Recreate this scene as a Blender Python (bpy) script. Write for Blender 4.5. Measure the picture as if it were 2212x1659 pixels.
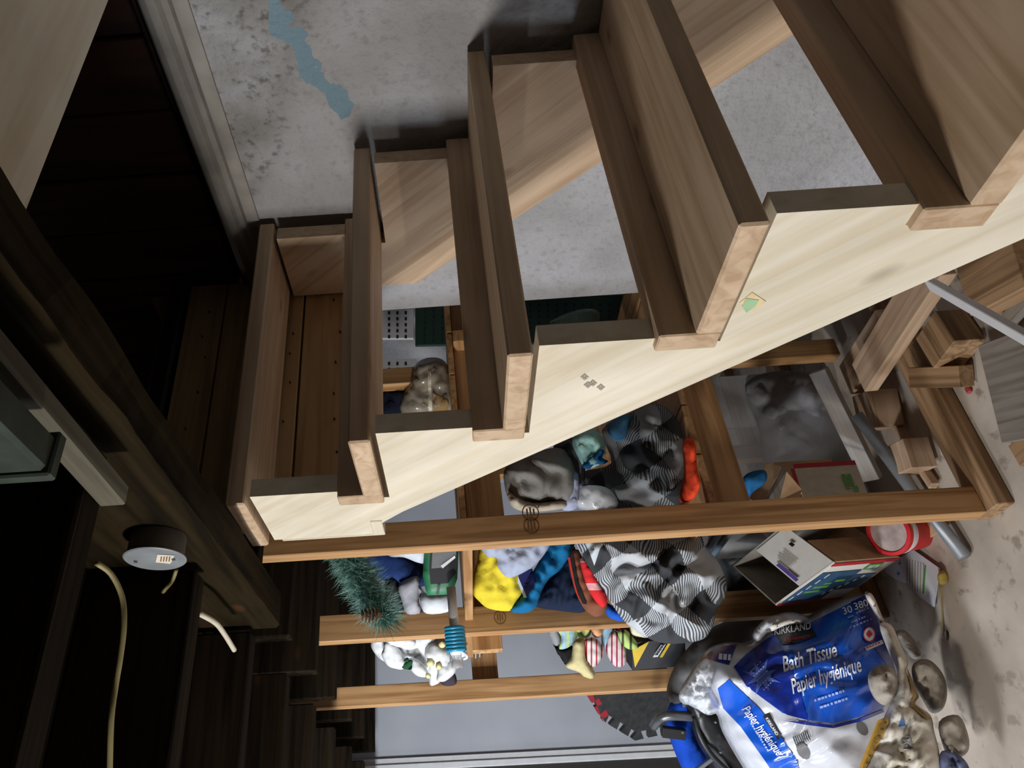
import bpy, bmesh, math, random
from mathutils import Vector, Matrix, noise
from mathutils.geometry import delaunay_2d_cdt
random.seed(7)
for o in list(bpy.data.objects): bpy.data.objects.remove(o)
SC = bpy.context.scene
COL = SC.collection

# ------------------------------------------------------------------ camera
# world: X to the plaster wall, Y up the stairs, Z up; upper floor at Z=0, basement floor at Z=FL.
# the photograph was taken upright and stored turned a quarter, so the camera is rolled 90 degrees.
CAM = Vector((-0.549155, -1.349717, -0.618448))
RT = Vector((0.812908, -0.578529, -0.066969))
UP = Vector((0.041659, -0.056932, 0.997509))
FW = Vector((0.580900, 0.813673, 0.022180))
FPX, SU, SV = 1596.065, 46.069, -189.653
FL = -1.85
cd = bpy.data.cameras.new('camera'); cam = bpy.data.objects.new('camera', cd); COL.objects.link(cam)
cd.sensor_fit = 'HORIZONTAL'; cd.sensor_width = 36; cd.lens = FPX * 36 / 2212
cd.shift_x = -SV / 2212; cd.shift_y = -SU / 2212; cd.clip_start = .01
M = Matrix.Identity(4)
for i in range(3):
    M[i][0] = -UP[i]; M[i][1] = RT[i]; M[i][2] = -FW[i]; M[i][3] = CAM[i]
cam.matrix_world = M
SC.camera = cam

# ------------------------------------------------------------------ light
w = bpy.data.worlds.new('world'); SC.world = w; w.use_nodes = True
w.node_tree.nodes['Background'].inputs[0].default_value = (.8, .87, 1, 1)
w.node_tree.nodes['Background'].inputs[1].default_value = .04
def area(name, loc, target, sx, sy, power, col):
    l = bpy.data.lights.new(name, 'AREA'); l.shape = 'RECTANGLE'; l.size = sx; l.size_y = sy
    l.energy = power; l.color = col
    o = bpy.data.objects.new(name, l); COL.objects.link(o); o.location = loc
    o.rotation_euler = (Vector(target) - Vector(loc)).to_track_quat('-Z', 'Y').to_euler()
    return o
area('room_lamp', (-1.9, -.2, -.44), (.3, -.45, -.8), .18, .18, 30, (1, .95, .88))
area('basement_window', (-2.75, 1.3, -.8), (0, .9, -1.3), 1.0, .6, 22, (.82, .9, 1))
area('storage_fill', (-1.35, .62, -.32), (-.45, 2.62, -1.25), .5, .3, 36, (.90, .95, 1))  # added fill for the back wall and shelves, no actual fixture
area('hall_fill', (.2, .5, 2.2), (.2, .4, 0), .3, .3, 1.2, (1, .85, .75))  # added weak fill so the upstairs hall is not black
VS = SC.view_settings
VS.view_transform = 'Standard'; VS.look = 'None'; VS.gamma = 1; VS.use_curve_mapping = False
VS.exposure = 0.0

# ------------------------------------------------------------------ helpers
def ray(x, y): return FW + RT * (((1659 - y) - 829.5 - SU) / FPX) + UP * ((1106 + SV - x) / FPX)
def at(z, x, y): return CAM + ray(x, y) * z
def on(ax, v, x, y):
    d = ray(x, y); i = 'XYZ'.index(ax); return CAM + d * ((v - CAM[i]) / d[i])
def zof(P): return (Vector(P) - CAM).dot(FW)
def S(r, g, b):
    f = lambda v: ((v / 255 + .055) / 1.055) ** 2.4 if v > 10 else v / 255 / 12.92
    return (f(r), f(g), f(b), 1)

def newmat(name):
    m = bpy.data.materials.new(name); m.use_nodes = True
    nt = m.node_tree; b = nt.nodes['Principled BSDF']
    return m, nt, b
def nd(nt, t, **k):
    n = nt.nodes.new(t)
    for a, v in k.items(): setattr(n, a, v)
    return n
def ramp(nt, stops):
    n = nd(nt, 'ShaderNodeValToRGB'); cr = n.color_ramp
    while len(cr.elements) < len(stops): cr.elements.new(.5)
    for e, (p, c) in zip(cr.elements, stops): e.position = p; e.color = c
    return n
def mixc(nt, fac, a, b, blend='MIX'):
    n = nd(nt, 'ShaderNodeMix', data_type='RGBA', blend_type=blend)
    for s, v in ((0, fac), (6, a), (7, b)):
        if hasattr(v, 'links'): nt.links.new(v, n.inputs[s])
        else: n.inputs[s].default_value = v
    return n.outputs[2]
def math_(nt, op, a, b=0.0, c=0.0):
    n = nd(nt, 'ShaderNodeMath', operation=op)
    for i, v in enumerate((a, b, c)):
        if hasattr(v, 'links'): nt.links.new(v, n.inputs[i])
        else: n.inputs[i].default_value = v
    return n.outputs[0]
def bump(nt, b, h, strength, dist=.004):
    n = nd(nt, 'ShaderNodeBump'); n.inputs['Strength'].default_value = strength; n.inputs['Distance'].default_value = dist
    nt.links.new(h, n.inputs['Height']); nt.links.new(n.outputs[0], b.inputs['Normal'])

def wood(name, c1, c2, knot=S(95, 60, 35), knots=.5, rough=.6, grain=1.0, bmp=.15, spec=.3):
    m, nt, b = newmat(name); L = nt.links
    tc = nd(nt, 'ShaderNodeTexCoord'); oi = nd(nt, 'ShaderNodeObjectInfo')
    off = nd(nt, 'ShaderNodeVectorMath', operation='SCALE'); off.inputs[0].default_value = (3.1, 7.7, 5.3)
    L.new(oi.outputs['Random'], off.inputs['Scale'])
    ad = nd(nt, 'ShaderNodeVectorMath', operation='ADD'); L.new(tc.outputs['Object'], ad.inputs[0]); L.new(off.outputs[0], ad.inputs[1])
    mp = nd(nt, 'ShaderNodeMapping'); mp.inputs['Scale'].default_value = (1.1, 26 * grain, 26 * grain); L.new(ad.outputs[0], mp.inputs[0])
    n1 = nd(nt, 'ShaderNodeTexNoise'); n1.inputs['Scale'].default_value = 1.6; n1.inputs['Detail'].default_value = 5; n1.inputs['Distortion'].default_value = .9
    L.new(mp.outputs[0], n1.inputs[0])
    mp3 = nd(nt, 'ShaderNodeMapping'); mp3.inputs['Scale'].default_value = (2.0, 6, 6); L.new(ad.outputs[0], mp3.inputs[0])
    n2 = nd(nt, 'ShaderNodeTexNoise'); n2.inputs['Scale'].default_value = 2.0; n2.inputs['Detail'].default_value = 3; L.new(mp3.outputs[0], n2.inputs[0])
    r = ramp(nt, [(.34, c2), (.58, c1)]); L.new(n1.outputs[0], r.inputs[0])
    r2 = ramp(nt, [(.35, (.78, .76, .72, 1)), (.65, (1, 1, 1, 1))]); L.new(n2.outputs[0], r2.inputs[0])
    c = mixc(nt, .8, r.outputs[0], r2.outputs[0], 'MULTIPLY')
    if knots > 0:
        mp2 = nd(nt, 'ShaderNodeMapping'); mp2.inputs['Scale'].default_value = (4.2, 9, 9); L.new(ad.outputs[0], mp2.inputs[0])
        v = nd(nt, 'ShaderNodeTexVoronoi'); v.inputs['Scale'].default_value = 1.0; L.new(mp2.outputs[0], v.inputs[0])
        kr = ramp(nt, [(.05, (1, 1, 1, 1)), (.13, (0, 0, 0, 1))]); L.new(v.outputs['Distance'], kr.inputs[0])
        kf = math_(nt, 'MULTIPLY', kr.outputs[0], knots)
        c = mixc(nt, kf, c, knot)
    L.new(c, b.inputs['Base Color']); b.inputs['Roughness'].default_value = rough; b.inputs['Specular IOR Level'].default_value = spec
    bump(nt, b, n1.outputs[0], bmp, .002)
    return m

def rough_mat(name, c1, c2, scale=8, detail=6, rough=.85, bmp=.3, bd=.006, stops=(.35, .65), c3=None, coord='Object'):
    m, nt, b = newmat(name); L = nt.links
    tc = nd(nt, 'ShaderNodeTexCoord')
    n1 = nd(nt, 'ShaderNodeTexNoise'); n1.inputs['Scale'].default_value = scale; n1.inputs['Detail'].default_value = detail
    L.new(tc.outputs[coord], n1.inputs[0])
    r = ramp(nt, [(stops[0], c1), (stops[1], c2)]); L.new(n1.outputs[0], r.inputs[0])
    c = r.outputs[0]
    if c3:
        n2 = nd(nt, 'ShaderNodeTexNoise'); n2.inputs['Scale'].default_value = scale * 5; n2.inputs['Detail'].default_value = 4
        L.new(tc.outputs[coord], n2.inputs[0])
        r2 = ramp(nt, [(.58, (0, 0, 0, 1)), (.68, (1, 1, 1, 1))]); L.new(n2.outputs[0], r2.inputs[0])
        c = mixc(nt, r2.outputs[0], c, c3)
    L.new(c, b.inputs['Base Color']); b.inputs['Roughness'].default_value = rough
    bump(nt, b, n1.outputs[0], bmp, bd)
    return m

def plain(name, c, rough=.6, metal=0.0, alpha=1.0, var=.12, scale=30, spec=.5, weave=0.0):
    m, nt, b = newmat(name); L = nt.links
    tc = nd(nt, 'ShaderNodeTexCoord'); n1 = nd(nt, 'ShaderNodeTexNoise'); n1.inputs['Scale'].default_value = scale; n1.inputs['Detail'].default_value = 4
    L.new(tc.outputs['Object'], n1.inputs[0])
    d = tuple(v * (1 - var) for v in c[:3]) + (1,); e = tuple(min(1, v * (1 + var)) for v in c[:3]) + (1,)
    r = ramp(nt, [(.3, d), (.7, e)]); L.new(n1.outputs[0], r.inputs[0]); L.new(r.outputs[0], b.inputs['Base Color'])
    b.inputs['Roughness'].default_value = rough; b.inputs['Metallic'].default_value = metal; b.inputs['Alpha'].default_value = alpha
    b.inputs['Specular IOR Level'].default_value = spec
    if weave: bump(nt, b, n1.outputs[0], weave, .004)
    return m

def fabric(name, c, c2=None, stripes=None, sdir=0, rough=.95):
    """cloth: fine weave; optional second colour in stripes (period in px of the garment's own UV)"""
    m, nt, b = newmat(name); L = nt.links
    uv = nd(nt, 'ShaderNodeUVMap')
    n1 = nd(nt, 'ShaderNodeTexNoise'); n1.inputs['Scale'].default_value = 120; n1.inputs['Detail'].default_value = 3
    L.new(uv.outputs[0], n1.inputs[0])
    d = tuple(v * .8 for v in c[:3]) + (1,)
    col = mixc(nt, n1.outputs[0], d, c)
    if c2 and stripes:
        sp = nd(nt, 'ShaderNodeSeparateXYZ'); L.new(uv.outputs[0], sp.inputs[0])
        f = math_(nt, 'FRACT', math_(nt, 'MULTIPLY', sp.outputs[sdir], 1000 / stripes[0]))
        col = mixc(nt, math_(nt, 'LESS_THAN', f, stripes[1]), col, c2)
    L.new(col, b.inputs['Base Color']); b.inputs['Roughness'].default_value = rough
    b.inputs['Specular IOR Level'].default_value = .12
    bump(nt, b, n1.outputs[0], .2, .003)
    return m

def plaid(name, k=1.0):
    m, nt, b = newmat(name); L = nt.links
    uv = nd(nt, 'ShaderNodeUVMap'); nz = nd(nt, 'ShaderNodeTexNoise'); nz.inputs['Scale'].default_value = 7; nz.inputs['Detail'].default_value = 2
    L.new(uv.outputs[0], nz.inputs[0])
    sc = nd(nt, 'ShaderNodeVectorMath', operation='SCALE'); L.new(nz.outputs['Color'], sc.inputs[0]); sc.inputs['Scale'].default_value = .13
    ad = nd(nt, 'ShaderNodeVectorMath', operation='ADD'); L.new(uv.outputs[0], ad.inputs[0]); L.new(sc.outputs[0], ad.inputs[1])
    rt = nd(nt, 'ShaderNodeMapping'); rt.inputs['Rotation'].default_value = (0, 0, .7); L.new(ad.outputs[0], rt.inputs[0])
    sp = nd(nt, 'ShaderNodeSeparateXYZ'); L.new(rt.outputs[0], sp.inputs[0])
    fx = math_(nt, 'LESS_THAN', math_(nt, 'FRACT', math_(nt, 'MULTIPLY', sp.outputs[0], 8.5)), .5)
    fy = math_(nt, 'LESS_THAN', math_(nt, 'FRACT', math_(nt, 'MULTIPLY', sp.outputs[1], 8.5)), .5)
    fine = math_(nt, 'LESS_THAN', math_(nt, 'FRACT', math_(nt, 'MULTIPLY', math_(nt, 'ADD', sp.outputs[0], sp.outputs[1]), 130)), .5)
    both = math_(nt, 'MULTIPLY', fx, fy); one = math_(nt, 'SUBTRACT', math_(nt, 'ADD', fx, fy), math_(nt, 'MULTIPLY', both, 2))
    col = mixc(nt, both, S(52 * k, 54 * k, 58 * k), S(186 * k, 190 * k, 196 * k))
    stripe = mixc(nt, fine, S(70 * k, 72 * k, 76 * k), S(182 * k, 186 * k, 192 * k))
    col = mixc(nt, one, col, stripe)
    L.new(col, b.inputs['Base Color']); b.inputs['Roughness'].default_value = .95
    return m

# ---- objects
def link(name, me, mat, parent=None, smooth=False):
    o = bpy.data.objects.new(name, me); COL.objects.link(o)
    if mat is not None: me.materials.append(mat)
    if smooth:
        for p in me.polygons: p.use_smooth = True
    if parent is not None: setparent(o, parent)
    return o
def setparent(o, parent):
    par = parent
    loc = Matrix.Identity(4); chain = []
    while par is not None: chain.append(par); par = par.parent
    Mw = Matrix.Identity(4)
    for q in reversed(chain): Mw = Mw @ (q.matrix_parent_inverse if q.parent else Matrix.Identity(4)) @ q.matrix_basis
    o.parent = parent; o.matrix_parent_inverse = Mw.inverted()
def tag(o, label, cat, group=None, kind=None):
    if label: o['label'] = label
    if cat: o['category'] = cat
    if group: o['group'] = group
    if kind: o['kind'] = kind
    return o
def thing(name, label, cat, loc, group=None):
    o = bpy.data.objects.new(name, None); COL.objects.link(o); o.location = loc; o.empty_display_size = .05
    return tag(o, label, cat, group)
def struct(o): o['kind'] = 'structure'; return o

def mesh(name, verts, faces):
    me = bpy.data.meshes.new(name); me.from_pydata([tuple(v) for v in verts], [], faces); me.validate(); me.update(); return me
def bm_mesh(name, bm):
    bmesh.ops.recalc_face_normals(bm, faces=bm.faces[:])
    me = bpy.data.meshes.new(name); bm.to_mesh(me); bm.free(); return me
def boxmesh(name, sx, sy, sz, bev=.002, jit=0):
    bm = bmesh.new(); bmesh.ops.create_cube(bm, size=1)
    for v in bm.verts: v.co = Vector((v.co.x * sx, v.co.y * sy, v.co.z * sz))
    if bev: bmesh.ops.bevel(bm, geom=bm.edges[:], offset=bev, segments=1, affect='EDGES')
    if jit:
        for v in bm.verts: v.co += noise.noise_vector(v.co * 9) * jit
    return bm_mesh(name, bm)
def frame(A, B, up):
    A, B = Vector(A), Vector(B); x = (B - A).normalized(); z = Vector(up); z = (z - x * z.dot(x)).normalized(); y = z.cross(x)
    m = Matrix.Identity(4)
    for i in range(3): m[i][0] = x[i]; m[i][1] = y[i]; m[i][2] = z[i]; m[i][3] = ((A + B) / 2)[i]
    return m
def beam(name, A, B, w, t, mat, parent=None, up=(0, 0, 1), bev=.0015, jit=0):
    """board from A to B (centre line), width w sideways, thickness t along up"""
    A, B = Vector(A), Vector(B)
    o = bpy.data.objects.new(name, boxmesh(name, (B - A).length, w, t, bev, jit)); COL.objects.link(o)
    o.data.materials.append(mat); o.matrix_world = frame(A, B, up)
    if parent is not None: setparent(o, parent)
    return o
def slabbox(name, lo, hi, mat, parent=None, bev=.0015):
    """axis-aligned block; grain runs along its longest side"""
    lo, hi = Vector(lo), Vector(hi); d = hi - lo; c = (lo + hi) / 2
    ax = max(range(3), key=lambda i: d[i])
    e = Vector((0, 0, 0)); e[ax] = d[ax] / 2
    if ax == 2: return beam(name, c - e, c + e, d[1], d[0], mat, parent, (1, 0, 0), bev)
    if ax == 1: return beam(name, c - e, c + e, d[0], d[2], mat, parent, (0, 0, 1), bev)
    return beam(name, c - e, c + e, d[1], d[2], mat, parent, (0, 0, 1), bev)
def extrude_poly(name, pts, vec, mat, parent=None, bev=0):
    """closed prism: polygon pts (3D) swept by vec"""
    n = len(pts); vec = Vector(vec); vs = [Vector(p) for p in pts]; vs += [v + vec for v in vs]
    fs = [tuple(range(n))[::-1], tuple(range(n, 2 * n))] + [(i, (i + 1) % n, n + (i + 1) % n, n + i) for i in range(n)]
    bm = bmesh.new(); bv = [bm.verts.new(v) for v in vs]
    for f in fs: bm.faces.new([bv[i] for i in f])
    if bev: bmesh.ops.bevel(bm, geom=bm.edges[:], offset=bev, segments=1, affect='EDGES')
    return link(name, bm_mesh(name, bm), mat, parent)
def tube(name, pts, r, mat, parent=None, seg=10, sub=4, r2=None):
    pts = [Vector(p) for p in pts]
    if sub > 1 and len(pts) > 2: pts = catmull(pts, sub)
    vs, fs = [], []; n = len(pts)
    ref = Vector((.31, .52, .79))
    for i, p in enumerate(pts):
        d = (pts[min(i + 1, n - 1)] - pts[max(i - 1, 0)]).normalized()
        a = d.cross(ref).normalized(); b = d.cross(a)
        rr = r if r2 is None else r + (r2 - r) * i / (n - 1)
        for k in range(seg):
            t = 2 * math.pi * k / seg; vs.append(p + (a * math.cos(t) + b * math.sin(t)) * rr)
    for i in range(n - 1):
        for k in range(seg):
            fs.append((i * seg + k, i * seg + (k + 1) % seg, (i + 1) * seg + (k + 1) % seg, (i + 1) * seg + k))
    fs.append(tuple(range(seg))[::-1]); fs.append(tuple((n - 1) * seg + k for k in range(seg)))
    return link(name, mesh(name, vs, fs), mat, parent, smooth=True)
def catmull(P, k, closed=False):
    out = []; n = len(P)
    for i in range(n if closed else n - 1):
        p0 = P[(i - 1) % n] if (closed or i > 0) else P[0]; p1 = P[i]; p2 = P[(i + 1) % n]; p3 = P[(i + 2) % n] if (closed or i + 2 < n) else P[-1]
        for j in range(k):
            t = j / k
            out.append(.5 * ((2 * p1) + (p2 - p0) * t + (2 * p0 - 5 * p1 + 4 * p2 - p3) * t * t + (3 * p1 - p0 - 3 * p2 + p3) * t ** 3))
    if not closed: out.append(P[-1])
    return out
def lathe(name, prof, base, axis, mat, parent=None, seg=28):
    """prof: (radius, height) pairs, swept round axis through base"""
    base = Vector(base); z = Vector(axis).normalized(); x = z.orthogonal().normalized(); y = z.cross(x)
    vs, fs = [], []; n = len(prof)
    for r_, h in prof:
        for k in range(seg):
            t = 2 * math.pi * k / seg; vs.append(base + z * h + (x * math.cos(t) + y * math.sin(t)) * r_)
    for i in range(n - 1):
        for k in range(seg): fs.append((i * seg + k, i * seg + (k + 1) % seg, (i + 1) * seg + (k + 1) % seg, (i + 1) * seg + k))
    fs.append(tuple(range(seg))[::-1]); fs.append(tuple((n - 1) * seg + k for k in range(seg)))
    o = link(name, mesh(name, vs, fs), mat, parent, smooth=True)
    o.data.set_sharp_from_angle(angle=.6)
    return o
def text2d(s, shear=0.0, bold=0.0):
    cu = bpy.data.curves.new('t', 'FONT'); cu.body = s; cu.size = 1; cu.shear = shear; cu.offset = bold; cu.resolution_u = 3
    o = bpy.data.objects.new('t', cu); COL.objects.link(o)
    dg = bpy.context.evaluated_depsgraph_get(); me = bpy.data.meshes.new_from_object(o.evaluated_get(dg))
    vs = [(v.co.x, v.co.y) for v in me.vertices]; fs = [tuple(p.vertices) for p in me.polygons]
    bpy.data.objects.remove(o); bpy.data.curves.remove(cu); bpy.data.meshes.remove(me)
    return vs, fs

class Puffy:
    """a soft closed body: front and back bulge away from its outline, with folds"""
    def __init__(s, outline, z, thick, back=None, edge=None, fold=(0.0, 40, 0), grid=13, tilt=(0, 0), smooth=True, ridge=None):
        P = [Vector((a, b)) for a, b in outline]
        if smooth: P = catmull(P, 4, True)
        s.P = P; s.z = z; s.thick = thick; s.back = thick if back is None else back; s.fold = fold; s.tilt = tilt; s.ridge = ridge
        s.c = sum(P, Vector((0, 0))) / len(P); s.grid = grid
        xs = [p.x for p in P]; ys = [p.y for p in P]; s.bb = (min(xs), max(xs), min(ys), max(ys))
        s.edge = edge or .28 * min(s.bb[1] - s.bb[0], s.bb[3] - s.bb[2])
    def inside(s, x, y):
        c = False; P = s.P; j = len(P) - 1
        for i in range(len(P)):
            a, b = P[i], P[j]
            if (a.y > y) != (b.y > y) and x < (b.x - a.x) * (y - a.y) / (b.y - a.y) + a.x: c = not c
            j = i
        return c
    def dist(s, x, y):
        q = Vector((x, y)); best = 1e9; P = s.P
        for i in range(len(P)):
            a = P[i - 1]; d = P[i] - a; l = d.length_squared
            t = max(0, min(1, (q - a).dot(d) / l)) if l else 0
            best = min(best, (q - a - d * t).length_squared)
        return math.sqrt(best)
    def bul(s, x, y):
        t = min(1, s.dist(x, y) / s.edge); return math.sqrt(max(0, 1 - (1 - t) ** 2)), t
    def zb(s, x, y): return s.z + s.tilt[0] * (x - s.c.x) + s.tilt[1] * (y - s.c.y)
    def f(s, x, y):
        a, sc, sd = s.fold
        if not a: v = 0
        else:
            q = Vector((x / sc, y / sc, sd * 3.7))
            v = noise.noise(q) * .6 + (abs(noise.noise(q * 1.7 + Vector((5, 9, 2)))) - .25) * 1.0
            v += max(0, 1 - abs(noise.noise(q * 1.25 + Vector((3, 1, 8)))) * 2.2) ** 3 * .55
            an = sd * 2.1; qx = (x * math.cos(an) + y * math.sin(an)) / (sc * .33); qy = (y * math.cos(an) - x * math.sin(an)) / (sc * 1.5)
            v += (abs(noise.noise(Vector((qx, qy, sd)))) - .2) * .55
            v *= a
        if s.ridge: # directional pleats: (amp, period px, angle)
            A, per, an = s.ridge
            t = (x * math.cos(an) + y * math.sin(an)) / per + 1.2 * noise.noise(Vector((x / 90, y / 90, sd * 1.3)))
            v += A * math.sin(t * 6.283)
        return v
    def surf(s, x, y, off=0.0):
        if not s.inside(x, y): return at(s.zb(x, y) - off, x, y)
        b, t = s.bul(x, y); return at(s.zb(x, y) - s.thick * b - s.f(x, y) * min(1, t * 2.5) - off, x, y)
    def build(s, name, mat, parent=None):
        P = s.P; g = s.grid
        pts = []
        for i in range(len(P)): # resample boundary
            a, b = P[i - 1], P[i]; n = max(1, int((b - a).length / (g * 1.3)))
            for k in range(n): pts.append(a + (b - a) * k / n)
        nb = len(pts); allp = list(pts)
        x = s.bb[0] + g * .5; r = 0
        while x < s.bb[1]:
            y = s.bb[2] + (g * .5 if r % 2 else g)
            while y < s.bb[3]:
                if s.inside(x, y) and s.dist(x, y) > g * .45: allp.append(Vector((x, y)))
                y += g
            x += g * .87; r += 1
        res = delaunay_2d_cdt(allp, [(i, (i + 1) % nb) for i in range(nb)], [], 1, 1e-5)
        v2, fc = res[0], res[2]; n = len(v2)
        front, bk = [], []
        bset = []
        for v in v2:
            d = s.dist(v.x, v.y); isb = d < .05; bset.append(isb)
            if isb: front.append(at(s.zb(v.x, v.y), v.x, v.y))
            else: front.append(s.surf(v.x, v.y))
        idx = {}; vs = list(front)
        for i, v in enumerate(v2):
            if bset[i]: idx[i] = i
            else:
                idx[i] = len(vs); b, t = s.bul(v.x, v.y); vs.append(at(s.zb(v.x, v.y) + s.back * b, v.x, v.y))
        fs = [tuple(f) for f in fc] + [tuple(idx[i] for i in reversed(f)) for f in fc]
        fs = [f for f in fs if len(set(f)) == len(f)]
        me = bpy.data.meshes.new(name); me.from_pydata([tuple(v) for v in vs], [], fs)
        uvl = me.uv_layers.new(name='uv'); 
        src = list(v2) + [None] * (len(vs) - n)
        for i in range(n):
            if not bset[i]: src[idx[i]] = v2[i]
        for lp in me.loops:
            q = src[lp.vertex_index]; uvl.data[lp.index].uv = (q.x / 1000, q.y / 1000)
        bm = bmesh.new(); bm.from_mesh(me); bmesh.ops.recalc_face_normals(bm, faces=bm.faces[:]); bm.to_mesh(me); bm.free()
        return link(name, me, mat, parent, smooth=True)
    def patch(s, name, poly, mat, parent, off=.0025, smooth=False, grid=None):
        """printed area that follows the front of the body"""
        P = [Vector(p) for p in poly]
        if smooth: P = catmull(P, 4, True)
        g = grid or s.grid; q = Puffy.__new__(Puffy); q.P = P
        pts = []
        for i in range(len(P)):
            a, b = P[i - 1], P[i]; n = max(1, int((b - a).length / g))
            for k in range(n): pts.append(a + (b - a) * k / n)
        nb = len(pts); xs = [p.x for p in P]; ys = [p.y for p in P]
        allp = list(pts); x = min(xs) + g * .5
        while x < max(xs):
            y = min(ys) + g * .5
            while y < max(ys):
                if q.inside(x, y) and q.dist(x, y) > g * .4: allp.append(Vector((x, y)))
                y += g
            x += g
        res = delaunay_2d_cdt(allp, [(i, (i + 1) % nb) for i in range(nb)], [], 1, 1e-5)
        vs = [s.surf(v.x, v.y, off) for v in res[0]]
        me = mesh(name, vs, [tuple(f) for f in res[2]])
        return link(name, me, mat, parent, smooth=True)
    def dashes(s, name, mat, parent, org, base, length, h, n, off=.0075, seed=0):
        '''a line of print too small to read: a row of short strokes'''
        rn = random.Random(seed); b = Vector(base).normalized(); u = Vector((b.y, -b.x)); o = Vector(org); x = 0; vs, fs = [], []
        for i in range(n):
            w_ = length / n * rn.uniform(.45, .85)
            k = len(vs); vs += [s.surf(*(o + b * x), off), s.surf(*(o + b * (x + w_)), off), s.surf(*(o + b * (x + w_) + u * h), off), s.surf(*(o + b * x + u * h), off)]
            fs.append((k, k + 1, k + 2, k + 3)); x += length / n
        return link(name, mesh(name, vs, fs), mat, parent)
    def text(s, name, body, mat, parent, org, base, height, off=.004, shear=0.0, bold=0.0, fit=None, upv=None):
        vs, fs = text2d(body, shear, bold); b = Vector(base).normalized(); u = Vector(upv).normalized() if upv else Vector((b.y, -b.x))
        wid = max(v[0] for v in vs); kx = (fit / wid) if fit else height
        o = Vector(org); P = [s.surf(*(o + b * (v[0] * kx) + u * (v[1] * height)), off) for v in vs]
        return link(name, mesh(name, P, fs), mat, parent)

def flat(name, poly, mapf, thick, mat, parent=None, smooth=False):
    """thin rigid sheet: polygon in px, mapf(x,y)->3D, thickness away from the camera"""
    P = [Vector(p) for p in poly]
    if smooth: P = catmull(P, 4, True)
    res = delaunay_2d_cdt(P, [(i, (i + 1) % len(P)) for i in range(len(P))], [], 1, 1e-5)
    v2 = res[0]; n = len(v2); A = [mapf(v.x, v.y) for v in v2]
    nrm = (A[1] - A[0]).cross(A[2] - A[0])
    for i in range(2, n - 1):
        if nrm.length > 1e-6: break
        nrm = (A[1] - A[0]).cross(A[i + 1] - A[0])
    nrm.normalize()
    if nrm.dot(A[0] - CAM) < 0: nrm = -nrm
    vs = A + [a + nrm * thick for a in A]
    fs = [tuple(f) for f in res[2]] + [tuple(n + i for i in reversed(f)) for f in res[2]]
    ed = {}
    for f in res[2]:
        for i in range(len(f)):
            e = (f[i], f[(i + 1) % len(f)]); ed[e] = 1
    for (a, b) in ed:
        if (b, a) not in ed: fs.append((b, a, n + a, n + b))
    bm = bmesh.new(); bv = [bm.verts.new(v) for v in vs]
    for f in fs:
        try: bm.faces.new([bv[i] for i in f])
        except ValueError: pass
    return link(name, bm_mesh(name, bm), mat, parent)
def plane_text(name, body, mat, parent, org, ex, ey, size, nrm, off=.001, shear=0.0, bold=0.0, fit=None):
    vs, fs = text2d(body, shear, bold); ex = Vector(ex).normalized(); ey = Vector(ey).normalized(); n = Vector(nrm).normalized()
    k = size if not fit else fit / max(v[0] for v in vs)
    P = [Vector(org) + ex * (v[0] * k) + ey * (v[1] * size) + n * off for v in vs]
    return link(name, mesh(name, P, fs), mat, parent)

# ------------------------------------------------------------------ materials
PINE = wood('new_pine', S(218, 192, 164), S(194, 164, 134))
DUSTYW = wood('dusty_strapping', S(104, 100, 86), S(70, 66, 54), knots=.3)
PINE2 = wood('pale_pine', S(240, 233, 216), S(230, 219, 196), knots=.35, bmp=.06)
FIR = wood('fir_stud', S(196, 154, 108), S(152, 110, 68), knots=.5)
GREYW = wood('weathered_wood', S(150, 143, 134), S(118, 111, 103), knots=.3)
SCRAP = wood('scrap_pine', S(200, 172, 146), S(166, 136, 112), knots=.5)
SCRAP2 = wood('dirty_stud', S(176, 142, 108), S(124, 96, 68), knots=.4)
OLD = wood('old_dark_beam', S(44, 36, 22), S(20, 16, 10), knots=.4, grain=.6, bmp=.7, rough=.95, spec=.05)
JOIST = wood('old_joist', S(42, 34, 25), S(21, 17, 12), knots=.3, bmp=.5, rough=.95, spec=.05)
PANEL = wood('dark_brown_panelling', S(74, 46, 36), S(50, 31, 25), knots=0, grain=.4)
PLANKW = wood('header_plank_wood', S(190, 160, 122), S(164, 134, 98), knots=.4)
BLACKP = plain('black_plastic', S(24, 24, 26), .45)
NAILM = plain('dark_nail', S(50, 42, 36), .5, .7)
CONCRETE = rough_mat('concrete', S(168, 156, 143), S(198, 186, 173), 5, 8, .95, .5, .01, c3=S(150, 138, 126))
WHITEWALL = rough_mat('painted_board', S(176, 180, 190), S(188, 192, 201), 3, 3, .6, .02)
WHITEP = plain('white_plastic', S(225, 226, 230), .4, var=.04)
WHITEPAINT = plain('white_paint', S(214, 215, 218), .5, var=.05)
CLEAR = plain('clear_film', S(205, 210, 214), .12, alpha=.30, var=.1)
CLEARW = plain('cloudy_film', S(222, 226, 232), .14, alpha=.62, var=.12, spec=.9, weave=.3)
CARD = rough_mat('cardboard', S(176, 142, 108), S(190, 157, 122), 30, 4, .9, .05)
METAL = plain('galvanised', S(150, 156, 160), .35, .85)
DUCT = plain('dull_duct', S(54, 62, 56), .6, .5, var=.4, scale=20)
GREYPL = plain('grey_plastic', S(120, 126, 132), .45)
DARKWALL = rough_mat('low_bounce_dark', S(60, 56, 52), S(86, 80, 74), 6, 6, .95, .4)  # dark tone chosen to cut bounced fill from the unseen near wall
STONE = rough_mat('fieldstone', S(118, 110, 101), S(176, 168, 157), 14, 8, .9, .6, .01)
INK = plain('grey_ink', S(168, 162, 152), .9, var=.05)
INKB = plain('dark_ink', S(112, 80, 48), .9, var=.05)

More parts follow.
